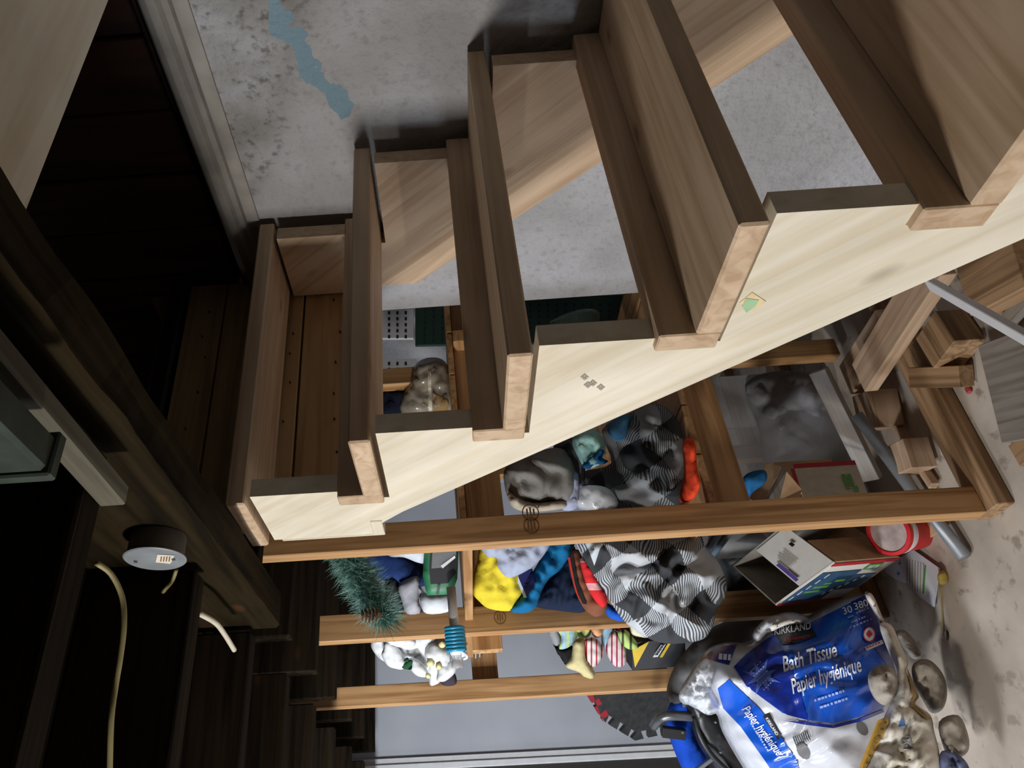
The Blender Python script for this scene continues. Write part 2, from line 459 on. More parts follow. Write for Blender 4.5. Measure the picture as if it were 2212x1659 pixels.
# plaster with a strip of old blue paint
m, nt, b = newmat('old_plaster'); L = nt.links
geo = nd(nt, 'ShaderNodeNewGeometry'); sp = nd(nt, 'ShaderNodeSeparateXYZ'); L.new(geo.outputs['Position'], sp.inputs[0])
n1 = nd(nt, 'ShaderNodeTexNoise'); n1.inputs['Scale'].default_value = 5; n1.inputs['Detail'].default_value = 9; L.new(geo.outputs['Position'], n1.inputs[0])
n2 = nd(nt, 'ShaderNodeTexNoise'); n2.inputs['Scale'].default_value = 62; n2.inputs['Detail'].default_value = 7; L.new(geo.outputs['Position'], n2.inputs[0])
r1 = ramp(nt, [(.38, S(120, 117, 112)), (.52, S(150, 149, 148)), (.64, S(176, 177, 182))]); L.new(n1.outputs[0], r1.inputs[0])
r2 = ramp(nt, [(.3, S(150, 145, 136)), (.45, (1, 1, 1, 1))]); L.new(n2.outputs[0], r2.inputs[0])
c = mixc(nt, .7, r1.outputs[0], r2.outputs[0], 'MULTIPLY')
# whiter limewash low on the wall, above the blue strip bare grey
wz = math_(nt, 'ADD', sp.outputs[2], math_(nt, 'MULTIPLY', sp.outputs[1], -.45)); wz = math_(nt, 'ADD', wz, math_(nt, 'MULTIPLY', n1.outputs[0], .22))
lw = ramp(nt, [(.42, (1, 1, 1, 1)), (.47, (0, 0, 0, 1))]); L.new(math_(nt, 'ADD', wz, .46), lw.inputs[0])
c = mixc(nt, math_(nt, 'MULTIPLY', lw.outputs[0], .55), c, S(192, 193, 200))
# line of the blue strip in the wall plane
P0 = on('X', .69, 560, -20); P1 = on('X', .69, 745, 262); dY, dZ = P1.y - P0.y, P1.z - P0.z; ln = math.hypot(dY, dZ); ny, nz = -dZ / ln, dY / ln
dd = math_(nt, 'ADD', math_(nt, 'MULTIPLY', sp.outputs[1], ny), math_(nt, 'MULTIPLY', sp.outputs[2], nz)); dd = math_(nt, 'SUBTRACT', dd, P0.y * ny + P0.z * nz)
n3 = nd(nt, 'ShaderNodeTexNoise'); n3.inputs['Scale'].default_value = 16; n3.inputs['Detail'].default_value = 6; L.new(geo.outputs['Position'], n3.inputs[0])
dd = math_(nt, 'ABSOLUTE', math_(nt, 'ADD', dd, math_(nt, 'MULTIPLY', math_(nt, 'SUBTRACT', n3.outputs[0], .5), .11)))
inl = math_(nt, 'LESS_THAN', dd, .016)
al = math_(nt, 'ADD', math_(nt, 'MULTIPLY', sp.outputs[1], dY / ln), math_(nt, 'MULTIPLY', sp.outputs[2], dZ / ln)); al = math_(nt, 'SUBTRACT', al, P0.y * dY / ln + P0.z * dZ / ln)
inl = math_(nt, 'MULTIPLY', inl, math_(nt, 'LESS_THAN', al, ln))
c = mixc(nt, inl, c, S(132, 160, 178))
L.new(c, b.inputs['Base Color']); b.inputs['Roughness'].default_value = .9; bump(nt, b, n2.outputs[0], .8, .012)
PLASTER = m
PLAIDM = plaid('plaid_blanket')

# ------------------------------------------------------------------ setting
WX = .70
def sbox(name, lo, hi, mat, parent=None, bev=0): return struct(slabbox(name, lo, hi, mat, parent, bev))
sbox('floor', (-3.1, -3.3, FL - .1), (1.6, 2.75, FL), CONCRETE)
sbox('wall_right', (WX, -3.3, FL), (WX + .2, .15, -.15), PLASTER)
sbox('wall_alcove', (1.35, .15, FL), (1.5, 2.75, -.02), PLASTER)
sbox('wall_alcove_side', (WX + .2, .0, FL), (1.5, .15, -.02), PLASTER)
sbox('wall_back', (-3.1, 2.55, FL), (1.5, 2.7, -.02), WHITEWALL)
sbox('wall_left', (-3.1, -3.3, FL), (-2.95, 2.7, -.02), PLASTER)
sbox('wall_near', (-3.1, -3.3, FL), (1.0, -3.15, -.02), DARKWALL)
# basement ceiling: boards on old joists that run across to the trimmer beam
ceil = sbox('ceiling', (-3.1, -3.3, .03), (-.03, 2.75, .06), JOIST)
y = -3.25; k = 0
bme = None
while y < 2.7:
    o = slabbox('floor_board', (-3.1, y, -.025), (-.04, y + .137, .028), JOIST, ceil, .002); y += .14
for Y in (-2.75, -2.4, -2.04, -1.68, -1.31, -.95, -.585, -.19, .16, .505, .865, 1.22, 1.6, 1.98, 2.36):
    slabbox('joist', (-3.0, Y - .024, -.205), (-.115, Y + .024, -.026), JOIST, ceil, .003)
c2 = sbox('ceiling_alcove', (-.03, .04, -.02), (1.5, 2.7, .0), JOIST)
for Y in (.16, .505, .865, 1.22, 1.6, 1.98, 2.36):
    slabbox('joist', (-.03, Y - .024, -.205), (1.3, Y + .024, -.02), JOIST, c2, .003)
c3 = sbox('ceiling_near', (-.03, -3.3, -.02), (1.0, -.92, .06), JOIST)
# upstairs hall seen through the stairwell
up = sbox('wall_upstairs', (-.5, 1.12, 0), (1.0, 1.16, 2.3), PANEL)
for i in range(9):
    slabbox('panel_board', (-.45 + i * .155, 1.095 + .004 * (i % 3), 0.001), (-.45 + i * .155 + .15, 1.12, 2.3), PANEL, up, .003)
sp_ = sbox('wall_upstairs_right', (WX + .03, -.95, -.13), (WX + .2, 1.16, 2.3), PANEL)
for i in range(13):
    slabbox('panel_board', (WX + .012 + .003 * (i % 2), -.95 + i * .155, -.125), (WX + .03, -.95 + i * .155 + .15, 2.3), PANEL, sp_, .003)
sbox('wall_upstairs_left', (-.6, -.95, .06), (-.5, 1.16, 2.3), PANEL)
sbox('wall_upstairs_near', (-.5, -1.0, .06), (1.0, -.92, 2.3), PANEL)
sbox('ceiling_upstairs', (-.6, -1.0, 2.3), (1.0, 1.2, 2.4), PANEL)
sbox('floor_upstairs', (-.5, .045, .0), (1.0, 1.12, .02), PANEL)
# painted trim along the top of the plaster
GTRIM = rough_mat('grey_painted_trim', S(134, 130, 125), S(160, 156, 150), 12, 6, .7, .2)
prof = [(0, -.150), (-.012, -.150), (-.026, -.158), (-.032, -.170), (-.026, -.183), (-.016, -.190), (-.012, -.200), (0, -.205)]
trim = extrude_poly('trim_1', [(WX + dx, -2.4, z) for dx, z in prof], (0, 2.39, 0), GTRIM); struct(trim)
tb = slabbox('trim_2', (WX - .006, -2.4, -.232), (WX + .002, -.20, -.204), GTRIM, None, .001); struct(tb)

# header boards below the upper floor, with nail points
hd = thing('landing_header', 'pine boards with nail points closing the landing above the top stair', 'header', (.35, .02, -.55))
zs = [-.465, -.42, -.30, -.195, -.105, -.012]
slabbox('light_leak_stop', (.045, .0225, -.46), (.695, .030, -.015), PLANKW, hd)  # added behind the planks to stop light leaking through their gaps
for i in range(5):
    slabbox('plank', (.045, .0 + .002 * (i % 2), zs[i] + .0025), (.695, .022, zs[i + 1] - .0025), PLANKW, hd, .0015)
for zz in (-.38, -.27, -.18, -.07):
    for k in range(7):
        x = .11 + k * .085 + random.uniform(-.02, .02); z = zz + random.uniform(-.012, .012)
        lathe('nail_point', [(.0022, 0), (.0018, .004), (.0003, .010)], (x, .001, z), (0, -1, 0), NAILM, hd, 6)
ns = tag(slabbox('floor_nosing', (-.45, -.022, -.010), (.705, .045, .034), BLACKP, None, .006), 'black nosing strip along the edge of the upper floor', 'nosing')
wedge = extrude_poly('wood_offcut', [on('Y', .05, 296, 580), on('Y', .05, 378, 586), on('Y', .05, 358, 712)], (0, .02, 0), SCRAP)
tag(wedge, 'pale triangular wood offcut standing on the upper floor behind the nosing', 'wood offcut')

# ------------------------------------------------------------------ staircase
RISE, RUN, TD, TH = .2347, .1959, .1889, .0331
st = thing('staircase', 'unfinished pine basement staircase with open treads', 'staircase', (.35, -.7, FL))
offs = {1: (-.005, .001), 2: (.004, -.002), 3: (.005, 0), 4: (-.005, 0)}
def T(n): o = offs.get(n, (0, 0)); return -n * RUN + o[0], -n * RISE + o[1]
def stringer(name, X0, X1, bot, mat):
    p = []
    for n in range(1, 8):
        Y, Z = T(n); zb = Z - TH - .009
        if n == 1: p += [(-.008, zb)]
        else:
            Yp, Zp = T(n - 1); rt = zb + .009 + .078
            p += [(Yp + .001, rt), (Y + TD + TH, rt), (Y + TD + TH, zb)]
        p += [(Y, zb)]
    p = p + [(T(7)[0], FL + .002)]
    yb = -.053 + (FL + .484) / 1.19
    p += [(min(yb, -.3), FL + .002)]
    if bot == 'L': p += [(-.102, -.532), (-.060, -.492), (-.030, -.478), (-.008, -.476)]
    else: p += [(-.008, -.40)]
    return extrude_poly(name, [(X0, a, b_) for a, b_ in p], (X1 - X0, 0, 0), mat, st)
def fixgrain(o, slope=True):
    """turn a rake-cut board so that its local X runs along the rake"""
    a = Vector((0, -1, -1.2)).normalized(); m = frame(Vector((0, 0, -.6)) - a * .5, Vector((0, 0, -.6)) + a * .5, (1, 0, 0))
    o.data.transform(m.inverted()); pm = o.parent; o.parent = None; o.matrix_parent_inverse = Matrix.Identity(4); o.matrix_world = m
    setparent(o, pm)
s1 = stringer('stringer', .013, .046, 'L', PINE2); fixgrain(s1)
s2 = stringer('stringer', .632, .665, 'R', PINE); fixgrain(s2)
lb = extrude_poly('ledger_board', [(.648, -.006, -.404), (.648, -.006, -.574), (.648, -1.055, FL + .01), (.648, -1.188, FL + .01)][:3] + [(.648, -1.19, FL + .004)], (.050, 0, 0), PINE, st); fixgrain(lb)
for n in range(1, 8):
    Y, Z = T(n)
    slabbox('tread', (0, Y, Z - TH), (.684, Y + TD, Z), PINE, st, .003)
    if n > 1: slabbox('riser', (0.002, Y + TD, Z - TH), (.684, Y + TD + TH, Z - TH + .078), PINE, st, .002)
slabbox('cleat', (.010, -.07, -.490), (.040, -.008, -.468), PINE2, st)
slabbox('cleat', (.012, -.0075, -.49), (.043, -.001, -.29), PINE2, st)
# lumber stamps on the stringer
def on_str(px): return on('X', .0120, *px)
for (x, y) in ((1263, 811), (1281, 824), (1298, 833), (1270, 828)):
    for dx, dy in ((0, 0), (5, 4), (-5, 4), (0, 8)):
        q = [on_str((x + dx - 4, y + dy)), on_str((x + dx, y + dy - 3)), on_str((x + dx + 4, y + dy)), on_str((x + dx, y + dy + 3))]
        extrude_poly('stamp_mark', q, (.0009, 0, 0), INK, s1)
q = [on_str(p_) for p_ in ((1597, 655), (1625, 632), (1655, 652), (1628, 672))]
sk = extrude_poly('sticker', q, (.0009, 0, 0), plain('faded_orange', S(232, 212, 168), .8), s1)
q = [on('X', .0114, *p_) for p_ in ((1603, 662), (1612, 645), (1640, 648), (1632, 662), (1612, 676))]
extrude_poly('sticker_print', q, (.0006, 0, 0), plain('faded_green', S(166, 200, 160), .8), sk)

# near header of the stairwell, new lumber
hb = tag(slabbox('header_beam', (-.125, -1.28, -.222), (.70, -.865, -.185), PINE2, None, .003), 'new pale pine header with knots crossing above the stairwell', 'beam')
m_ = hb.matrix_world.copy(); hb.matrix_world = Matrix.Translation((.0, 0, 0)) @ m_

def rough_beam(name, A, B, w_, t_, mat, parent, bev=0, jit=0):
    A, B = Vector(A), Vector(B); bm = bmesh.new(); bmesh.ops.create_cube(bm, size=1)
    for v in bm.verts: v.co = Vector((v.co.x * (B - A).length, v.co.y * w_, v.co.z * t_))
    bmesh.ops.bevel(bm, geom=bm.edges[:], offset=.005, segments=1, affect='EDGES')
    lg = [e for e in bm.edges if abs(e.verts[0].co.x - e.verts[1].co.x) > 1]
    bmesh.ops.subdivide_edges(bm, edges=lg, cuts=60, use_grid_fill=True)
    for v in bm.verts: v.co += noise.noise_vector(Vector((v.co.x * 9, v.co.y * 30, v.co.z * 30))) * .0035 + noise.noise_vector(v.co * 40) * .0016
    o = link(name, bm_mesh(name, bm), mat); o.matrix_world = frame(A, B, (0, 0, 1)); return o
# ------------------------------------------------------------------ old trimmer beam and what hangs there
ob = tag(rough_beam('trimmer_beam', (-.065, -1.9, -.13), (-.065, .17, -.13), .075, .25, OLD, None, bev=.006, jit=.004), 'rough old dark timber beam along the stairwell edge', 'beam')
stp = tag(beam('strapping_board', on('Z', -.225, -60, 715), on('Z', -.225, 248, 1073), .024, .03, DUSTYW, None), 'dusty grey strapping board under the joists beside the metal duct', 'board')
A = on('X', -.2, -80, 760); B = on('X', -.2, 140, 962)
dk = thing('air_duct', 'dull galvanised metal duct above the old beam', 'duct', (A + B) / 2)
slabbox('duct_body', (-.232, -1.25, -.262), (-.195, B.y, -.19), DUCT, dk, .004)
slabbox('duct_flange', (-.236, B.y - .012, -.266), (-.191, B.y + .002, -.187), DUCT, dk, .002)
jb = thing('junction_box', 'round grey electrical box with paper label on the old beam', 'electrical box', (-.13, -.24, -.15))
ctr = on('X', -.135, 335, 1205)
lathe('box_body', [(.038, .0), (.0405, .003), (.0405, .034)], ctr, (1, 0, 0), plain('dusty_grey', S(96, 92, 84), .7), jb, 32)
lathe('cover', [(.043, 0), (.045, .0015), (.045, .003)], ctr + Vector((-.003, 0, 0)), (1, 0, 0), plain('grey_cover', S(128, 134, 140), .5), jb, 40)
q = [on('X', -.1388, *p_) for p_ in ((336, 1215), (340, 1198), (377, 1200), (368, 1218))]
lab = extrude_poly('paper_label', q, (.0006, 0, 0), plain('label_paper', S(214, 205, 190), .8), jb)
for k in range(4):
    x0 = 346 + k * 6
    q = [on('X', -.1393, x0, 1213), on('X', -.1393, x0 + 1.5, 1203), on('X', -.1393, x0 + 4, 1203), on('X', -.1393, x0 + 2.5, 1213)]
    extrude_poly('label_print', q, (.0005, 0, 0), INKB, lab)
for dz in (.028, -.028): lathe('cover_screw', [(.003, 0), (.003, .002)], ctr + Vector((-.005, 0, dz)), (1, 0, 0), METAL, jb, 8)
CABLE = plain('yellowed_cable', S(150, 140, 96), .6)
tag(tube('electrical_cable', [on('Z', -.19, 208, 1216), on('Z', -.20, 240, 1240), on('Z', -.21, 264, 1290), on('Z', -.215, 268, 1350), on('Z', -.213, 260, 1420), on('Z', -.21, 250, 1480), on('Z', -.21, 240, 1560), on('Z', -.21, 236, 1720)], .0034, CABLE), 'long yellowed cable sagging across the dark joists', 'cable')
tag(tube('electrical_cable', [on('Z', -.18, 381, 1230), on('Z', -.17, 372, 1255), on('Z', -.16, 355, 1275), on('Z', -.14, 345, 1295)], .0032, CABLE), 'short yellowed cable leaving the round electrical box', 'cable')
tag(tube('electrical_cable', [on('Z', -.19, 430, 1325), on('Z', -.20, 465, 1345), on('Z', -.20, 485, 1370), on('Z', -.20, 506, 1404)], .0046, plain('white_cable', S(205, 198, 180), .6)), 'short white cable end sticking out behind the old beam', 'cable')

# ------------------------------------------------------------------ storage shelving under the stairs
sh = thing('storage_shelving', 'home-built stud shelving under the staircase', 'shelving', (.4, .7, FL))
def post(x, y, w_, d_, ztop=-.03, zbot=FL + .038): return slabbox('post', (x, y, zbot), (x + w_, y + d_, ztop), FIR, sh, .002)
p1 = post(.085, .255, .064, .042)
p2 = post(.060, .885, .078, .040, -.03)
p3 = post(-.035, 1.33, .064, .040, -.03)
post(.70, .50, .060, .04)
post(.70, 1.15, .060, .04)
slabbox('sill', (.085, .212, FL + .001), (1.1, .302, FL + .038), SCRAP2, sh, .002)
slabbox('sill', (-.06, 1.29, FL + .001), (1.2, 1.37, FL + .038), SCRAP2, sh, .002)
slabbox('sill', (.03, .86, FL + .001), (1.2, .95, FL + .038), SCRAP2, sh, .002)
for Y in (.298, .926, 1.371):
    slabbox('cross_rail', (.02 if Y > .5 else .12, Y, -.745), (1.15, Y + .036, -.656), FIR, sh, .002)
    slabbox('cross_rail', (.02 if Y > .5 else .12, Y, -1.325), (1.15, Y + .036, -1.235), FIR, sh, .002)
slabbox('side_rail', (.098, .299, -.664), (.136, 1.325, -.640), FIR, sh, .002)
slabbox('side_rail', (.66, .255, -.745), (.70, 1.38, -.656), FIR, sh, .002)
slabbox('side_rail', (.66, .255, -1.325), (.70, 1.38, -1.235), FIR, sh, .002)
for i in range(6): slabbox('shelf_board', (.145 + i * .14, .27, -.6545), (.145 + i * .14 + .135, 1.40, -.640), FIR, sh, .001)
for i in range(6): slabbox('shelf_board', (.145 + i * .14, .27, -1.2345), (.145 + i * .14 + .135, 1.40, -1.218), FIR, sh, .001)
# round grade stamps on the posts
def ringmark(ppx, Y, r, parent):
    cN = on('Y', Y, *ppx); vs, fs = [], []
    for k in range(24):
        t = k * math.pi / 12
        for rr in (r, r * .86): vs.append(cN + Vector((rr * math.cos(t), 0, rr * math.sin(t) * .9)))
    for k in range(24): a = 2 * k; b_ = 2 * ((k + 1) % 24); fs.append((a, a + 1, b_ + 1, b_))
    link('grade_stamp', mesh('grade_stamp', vs, fs), INKB, parent)
    for j, ww in enumerate((.9, 1.2, .8)):
        z = cN.z + r * (.35 - .35 * j); h = r * .09
        link('grade_stamp', mesh('grade_stamp', [(cN.x - ww * r * .5, Y, z - h), (cN.x + ww * r * .5, Y, z - h), (cN.x + ww * r * .5, Y, z + h), (cN.x - ww * r * .5, Y, z + h)], [(0, 1, 2, 3)]), INKB, parent)
ringmark((1146, 1107), .2542, .022, p1); ringmark((1148, 1136), .2542, .020, p1)
ringmark((1080, 1334), .8842, .020, p2)

# ------------------------------------------------------------------ things on the shelves
def soft(name, label, cat, outline, z, thick, mat, fold=(.012, 45, 1), grid=12, tilt=(0, 0), back=None, edge=None, group=None, ridge=None, parent=None, smooth=True):
    p = Puffy(outline, z, thick, back, edge, fold, grid, tilt, smooth, ridge)
    o = p.build(name, mat, parent)
    if parent is None: tag(o, label, cat, group)
    p.o = o
    return p
F = fabric
# --- garland with pine cones
def garland():
    ctr = [(738, 1166), (752, 1205), (775, 1250), (800, 1295), (828, 1332)]
    zc = [2.02, 2.03, 2.03, 2.03, 2.02]
    g = thing('pine_garland', 'green artificial pine garland with cones over the upper shelf', 'garland', at(2.03, 778, 1255))
    P = catmull([at(z, *c_) for z, c_ in zip(zc, ctr)], 14)
    tube('stem', P, .004, plain('garland_stem', S(50, 60, 48), .8), g, 6, 1)
    vs, fs = [], []; rnd = random.Random(3)
    for i, p in enumerate(P):
        for k in range(90):
            d = Vector((rnd.gauss(0, 1), rnd.gauss(0, 1), rnd.gauss(0, 1))).normalized(); ln = rnd.uniform(.035, .082)
            a = p + Vector((rnd.uniform(-.012, .012), rnd.uniform(-.012, .012), rnd.uniform(-.012, .012)))
            sd = d.cross(Vector((.3, .5, .8))).normalized() * .0015
            n = len(vs); vs += [a + d * .008 - sd, a + d * .008 + sd, a + d * ln + Vector((0, 0, -.006))]; fs.append((n, n + 1, n + 2))
    nm = rough_mat('pine_needles', S(52, 96, 84), S(142, 182, 172), 60, 3, .4, 0, stops=(.35, .68))
    o = link('needles', mesh('needles', vs, fs), nm, g); o['kind'] = 'stuff'
    cm = rough_mat('pine_cone', S(66, 46, 30), S(120, 92, 66), 40, 4, .8, .2)
    for (c_, zz) in (((812, 1327), 1.955), ((728, 1190), 1.96)):
        cen = at(zz, *c_); bm = bmesh.new()
        for r_ in range(6):
            for k in range(8):
                t = 2 * math.pi * (k + .5 * (r_ % 2)) / 8; rad = .016 * math.sin(.5 + r_ * .42); h = .032 - r_ * .009
                ax = Vector((math.cos(t), math.sin(t), 0)); side = Vector((-math.sin(t), math.cos(t), 0)); u_ = Vector((0, 0, 1))
                b0 = cen + u_ * h + ax * rad * .3; tip = cen + u_ * (h + .006) + ax * (rad + .007)
                q = [bm.verts.new(v) for v in (b0 - side * .003, b0 + side * .003, tip + side * .005, tip - side * .005)]
                bm.faces.new(q); q2 = [bm.verts.new(v.co - u_ * .002) for v in q]; bm.faces.new(q2[::-1])
                for j in range(4): bm.faces.new((q[j], q[(j + 1) % 4], q2[(j + 1) % 4], q2[j]))
        link('pine_cone', bm_mesh('pine_cone', bm), cm, g)
garland()
soft('folded_cloth', 'dark blue folded cloth behind the pine garland', 'cloth', [(775, 1180), (835, 1172), (905, 1225), (922, 1262), (885, 1268), (835, 1258), (795, 1228)], 2.22, .03, F('blue_cloth', S(44, 66, 120)), (.02, 36, 2))
soft('folded_cloth', 'navy cloth crumpled between the white towel and blue cloth', 'cloth', [(820, 1195), (915, 1190), (925, 1250), (880, 1262), (838, 1230)], 2.26, .03, F('navy_cloth0', S(22, 28, 52)), (.02, 30, 12))
soft('folded_towel', 'white folded towel hanging at the top of the upper shelf', 'towel', [(822, 1162), (922, 1160), (922, 1212), (905, 1216), (872, 1204), (838, 1200)], 2.10, .03, F('white_towel', S(214, 220, 232)), (.008, 30, 3), ridge=(.004, 18, 0))
tr = thing('green_tray', 'green tray holding grey cloth in clear wrap on the upper shelf', 'tray', at(2.08, 950, 1225))
q = Puffy([(918, 1160), (992, 1160), (988, 1250), (976, 1284), (922, 1286), (913, 1245)], 2.06, .018, .05, 10, (0, 30, 0), 10, smooth=False)
q.build('tray_body', plain('green_plastic', S(52, 122, 84), .5), tr)
q.patch('grey_contents', [(931, 1162), (986, 1162), (986, 1236), (968, 1260), (930, 1262), (927, 1230)], F('grey_knit', S(66, 66, 70)), tr, .004)
q.patch('tray_band', [(946, 1262), (952, 1262), (948, 1284), (942, 1284)], plain('tray_black', S(40, 48, 46), .6), tr, .005)
q.patch('clear_wrap', [(936, 1162), (988, 1162), (984, 1205), (958, 1226), (932, 1228)], CLEAR, tr, .012)
q.patch('wrap_edge', [(952, 1222), (982, 1200), (984, 1205), (956, 1228)], WHITEP, tr, .014)
soft('folded_sheet', 'white folded sheet standing below the green tray', 'sheet', [(905, 1262), (925, 1285), (970, 1282), (975, 1318), (922, 1326), (908, 1300)], 2.14, .02, F('white_sheet', S(216, 220, 228)), (.01, 22, 4), edge=12)
soft('crumpled_paper', 'crumpled pale grey paper beside the white folded sheet', 'paper', [(862, 1262), (900, 1244), (908, 1265), (905, 1300), (912, 1322), (880, 1326), (868, 1298)], 2.18, .03, F('pale_paper', S(176, 176, 184)), (.02, 25, 5))
soft('dark_pouch', 'dark charcoal pouch wedged behind the garland end', 'pouch', [(832, 1258), (855, 1250), (868, 1285), (872, 1325), (850, 1318), (836, 1290)], 2.2, .02, F('charcoal', S(56, 58, 60)), (.01, 30, 5))
# white pole with blue rings
po = thing('curtain_pole', 'white pole with blue plastic rings lying on the upper shelf', 'pole', at(2.02, 985, 1400))
a, b_ = at(2.00, 974, 1268), at(1.92, 989, 1442)
ax = (b_ - a).normalized()
tube('pole', [a, b_], .0125, WHITEP, po, 16, 1)
BL = plain('blue_plastic', S(40, 142, 182), .35)
for k in range(7):
    cen = a + (b_ - a) * (.52 + k * .044); x_ = ax.orthogonal().normalized(); y_ = ax.cross(x_); R_, r_ = .0225, .0058
    vs, fs = [], []
    for i in range(20):
        t = i * math.pi / 10; d = x_ * math.cos(t) + y_ * math.sin(t)
        for j in range(8): s_ = j * math.pi / 4; vs.append(cen + d * (R_ + r_ * math.cos(s_)) + ax * (r_ * math.sin(s_)))
    for i in range(20):
        for j in range(8): fs.append((i * 8 + j, i * 8 + (j + 1) % 8, ((i + 1) % 20) * 8 + (j + 1) % 8, ((i + 1) % 20) * 8 + j))
    link('ring', mesh('ring', vs, fs), BL, po, True)
lathe('end_cap', [(.016, 0), (.016, .012), (.0125, .018), (.0125, .03)], b_, -ax, WHITEP, po, 18)
tube('hook', [at(1.93, 996, 1406), at(1.92, 1006, 1412), at(1.92, 1008, 1420), at(1.93, 998, 1424)], .004, WHITEP, po, 8)
# artificial flowers
bq = thing('flower_bouquet', 'white artificial flowers lying on the upper shelf behind the pole', 'flowers', at(2.42, 900, 1425))
PET = F('petal', S(226, 228, 230)); PETY = F('petal_yellow', S(226, 218, 160)); rnd = random.Random(11)
for (cx, cy, w_, h_, an) in ((835, 1400, 38, 26, .5), (850, 1420, 36, 20, .9), (880, 1400, 40, 24, .2), (900, 1385, 36, 16, -.2), (925, 1400, 40, 22, .7), (945, 1420, 36, 24, 1.1), (915, 1430, 38, 22, 2.2), (960, 1398, 30, 22, .4), (940, 1450, 34, 18, 1.5), (975, 1425, 26, 24, .1), (905, 1445, 26, 14, .8), (965, 1450, 26, 18, 2.4), (865, 1385, 34, 14, .1), (988, 1405, 22, 20, 1.2)):
    ol = []
    for k in range(9):
        t = k * 2 * math.pi / 9; rr = 1 + rnd.uniform(-.18, .12); x_ = w_ * math.cos(t) * rr; y_ = h_ * math.sin(t) * rr
        ol.append((cx + x_ * math.cos(an) - y_ * math.sin(an), cy + x_ * math.sin(an) + y_ * math.cos(an)))
    soft('petal', None, None, ol, 2.42 + rnd.uniform(-.05, .03), .015, PET, (.012, 16, rnd.random() * 9), 7, parent=bq)
for (cx, cy, r_) in ((955, 1392, 8), (930, 1432, 9), (948, 1440, 7), (925, 1460, 6)):
    soft('flower_centre', None, None, [(cx + r_ * math.cos(t), cy + r_ * math.sin(t)) for t in (0, 1, 2, 3, 4, 5)], 2.36, .008, PETY, (0, 9, 0), 5, parent=bq)
for pts in ([(868, 1440), (885, 1425), (892, 1432), (880, 1446)], [(880, 1446), (897, 1434), (900, 1444)], [(872, 1428), (880, 1420), (884, 1430)]):
    soft('leaf', None, None, pts, 2.37, .003, F('leaf_green', S(40, 84, 56)), (0, 9, 0), 5, parent=bq)
soft('dark_bag', 'small dark purple bag at the end of the white flowers', 'bag', [(955, 1462), (975, 1448), (985, 1460), (985, 1478), (965, 1482), (952, 1476)], 2.44, .02, F('dark_purple', S(64, 58, 66)), (.006, 20, 8), 7)
soft('mesh_pouch', 'brown netted pouch hanging beside the blue rings', 'pouch', [(1020, 1368), (1038, 1366), (1048, 1395), (1044, 1412), (1030, 1424), (1022, 1410)], 2.42, .02, F('brown_net', S(88, 78, 66), S(170, 160, 140), (9, .3), 0), (.006, 14, 8), 7)

# --- at the far end of the upper shelf, seen between the treads
bg = soft('plastic_bag', 'clear plastic bag of brown stuff standing between the second and third treads', 'bag', [(868, 895), (885, 820), (900, 785), (930, 772), (962, 782), (978, 830), (984, 895)], 2.25, .05, plain('smoky_film', S(150, 140, 124), .2, alpha=.8, var=.3, scale=18, weave=.4), (.03, 26, 3), 9)
bg.patch('light_strip', [(924, 800), (931, 798), (934, 892), (926, 892)], plain('film_seam', S(190, 180, 160), .4), bg.o, .006)
bg.patch('brown_contents', [(935, 850), (965, 862), (975, 892), (936, 892)], F('brown_stuff', S(150, 122, 82)), bg.o, .004)
PANY = .8
def perforated(name, label, quad, mat, y, hole, x0, x1, y0, y1, st):
    o = thing(name, label, 'panel', on('Y', y, quad[2][0], quad[2][1]))
    flat('sheet', quad, lambda a_, b2: on('Y', y, a_, b2), .012, mat, o)
    vs, fs = [], []; x = x0
    while x < x1:
        yy = y0
        while yy < y1:
            n = len(vs); vs += [on('Y', y - .001, x, yy), on('Y', y - .001, x + 5, yy), on('Y', y - .001, x + 5, yy + 7), on('Y', y - .001, x, yy + 7)]; fs.append((n, n + 1, n + 2, n + 3)); yy += 13
        x += st
    h = link('perforations', mesh('perforations', vs, fs), hole, o); h['kind'] = 'stuff'
DH = plain('hole_dark', S(34, 40, 40), .9)
perforated('perforated_panel', 'white perforated panel behind the far shelf post', [(815, 668), (893, 668), (893, 730), (815, 730)], WHITEP, PANY, DH, 820, 890, 672, 728, 18)
perforated('perforated_panel', 'white perforated panel lower beside the clear plastic bag', [(815, 775), (900, 775), (900, 850), (815, 850)], WHITEP, PANY, DH, 820, 890, 782, 846, 18)
perforated('perforated_panel', 'dark green perforated panel under the plaster wall', [(897, 648), (1420, 635), (1420, 735), (897, 745)], plain('dark_green_board', S(34, 62, 52), .7), PANY + .015, DH, 915, 1400, 655, 735, 19)
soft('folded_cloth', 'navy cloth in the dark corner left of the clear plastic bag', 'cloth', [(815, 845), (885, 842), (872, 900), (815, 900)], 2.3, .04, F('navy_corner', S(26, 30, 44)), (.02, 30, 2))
soft('plastic_wrap', 'pale green plastic wrap lying above the stringer between treads', 'wrap', [(1180, 705), (1205, 685), (1255, 668), (1292, 672), (1290, 700), (1240, 712)], 2.3, .03, plain('green_film', S(130, 160, 152), .2, alpha=.6, weave=.4), (.02, 26, 3), 9)
soft('plastic_wrap', 'pale pink plastic scrap beside the fourth riser', 'wrap', [(1340, 705), (1370, 680), (1405, 660), (1405, 690), (1370, 705)], 2.3, .02, plain('pink_film', S(180, 168, 172), .3, alpha=.7, weave=.4), (.02, 26, 3), 9)

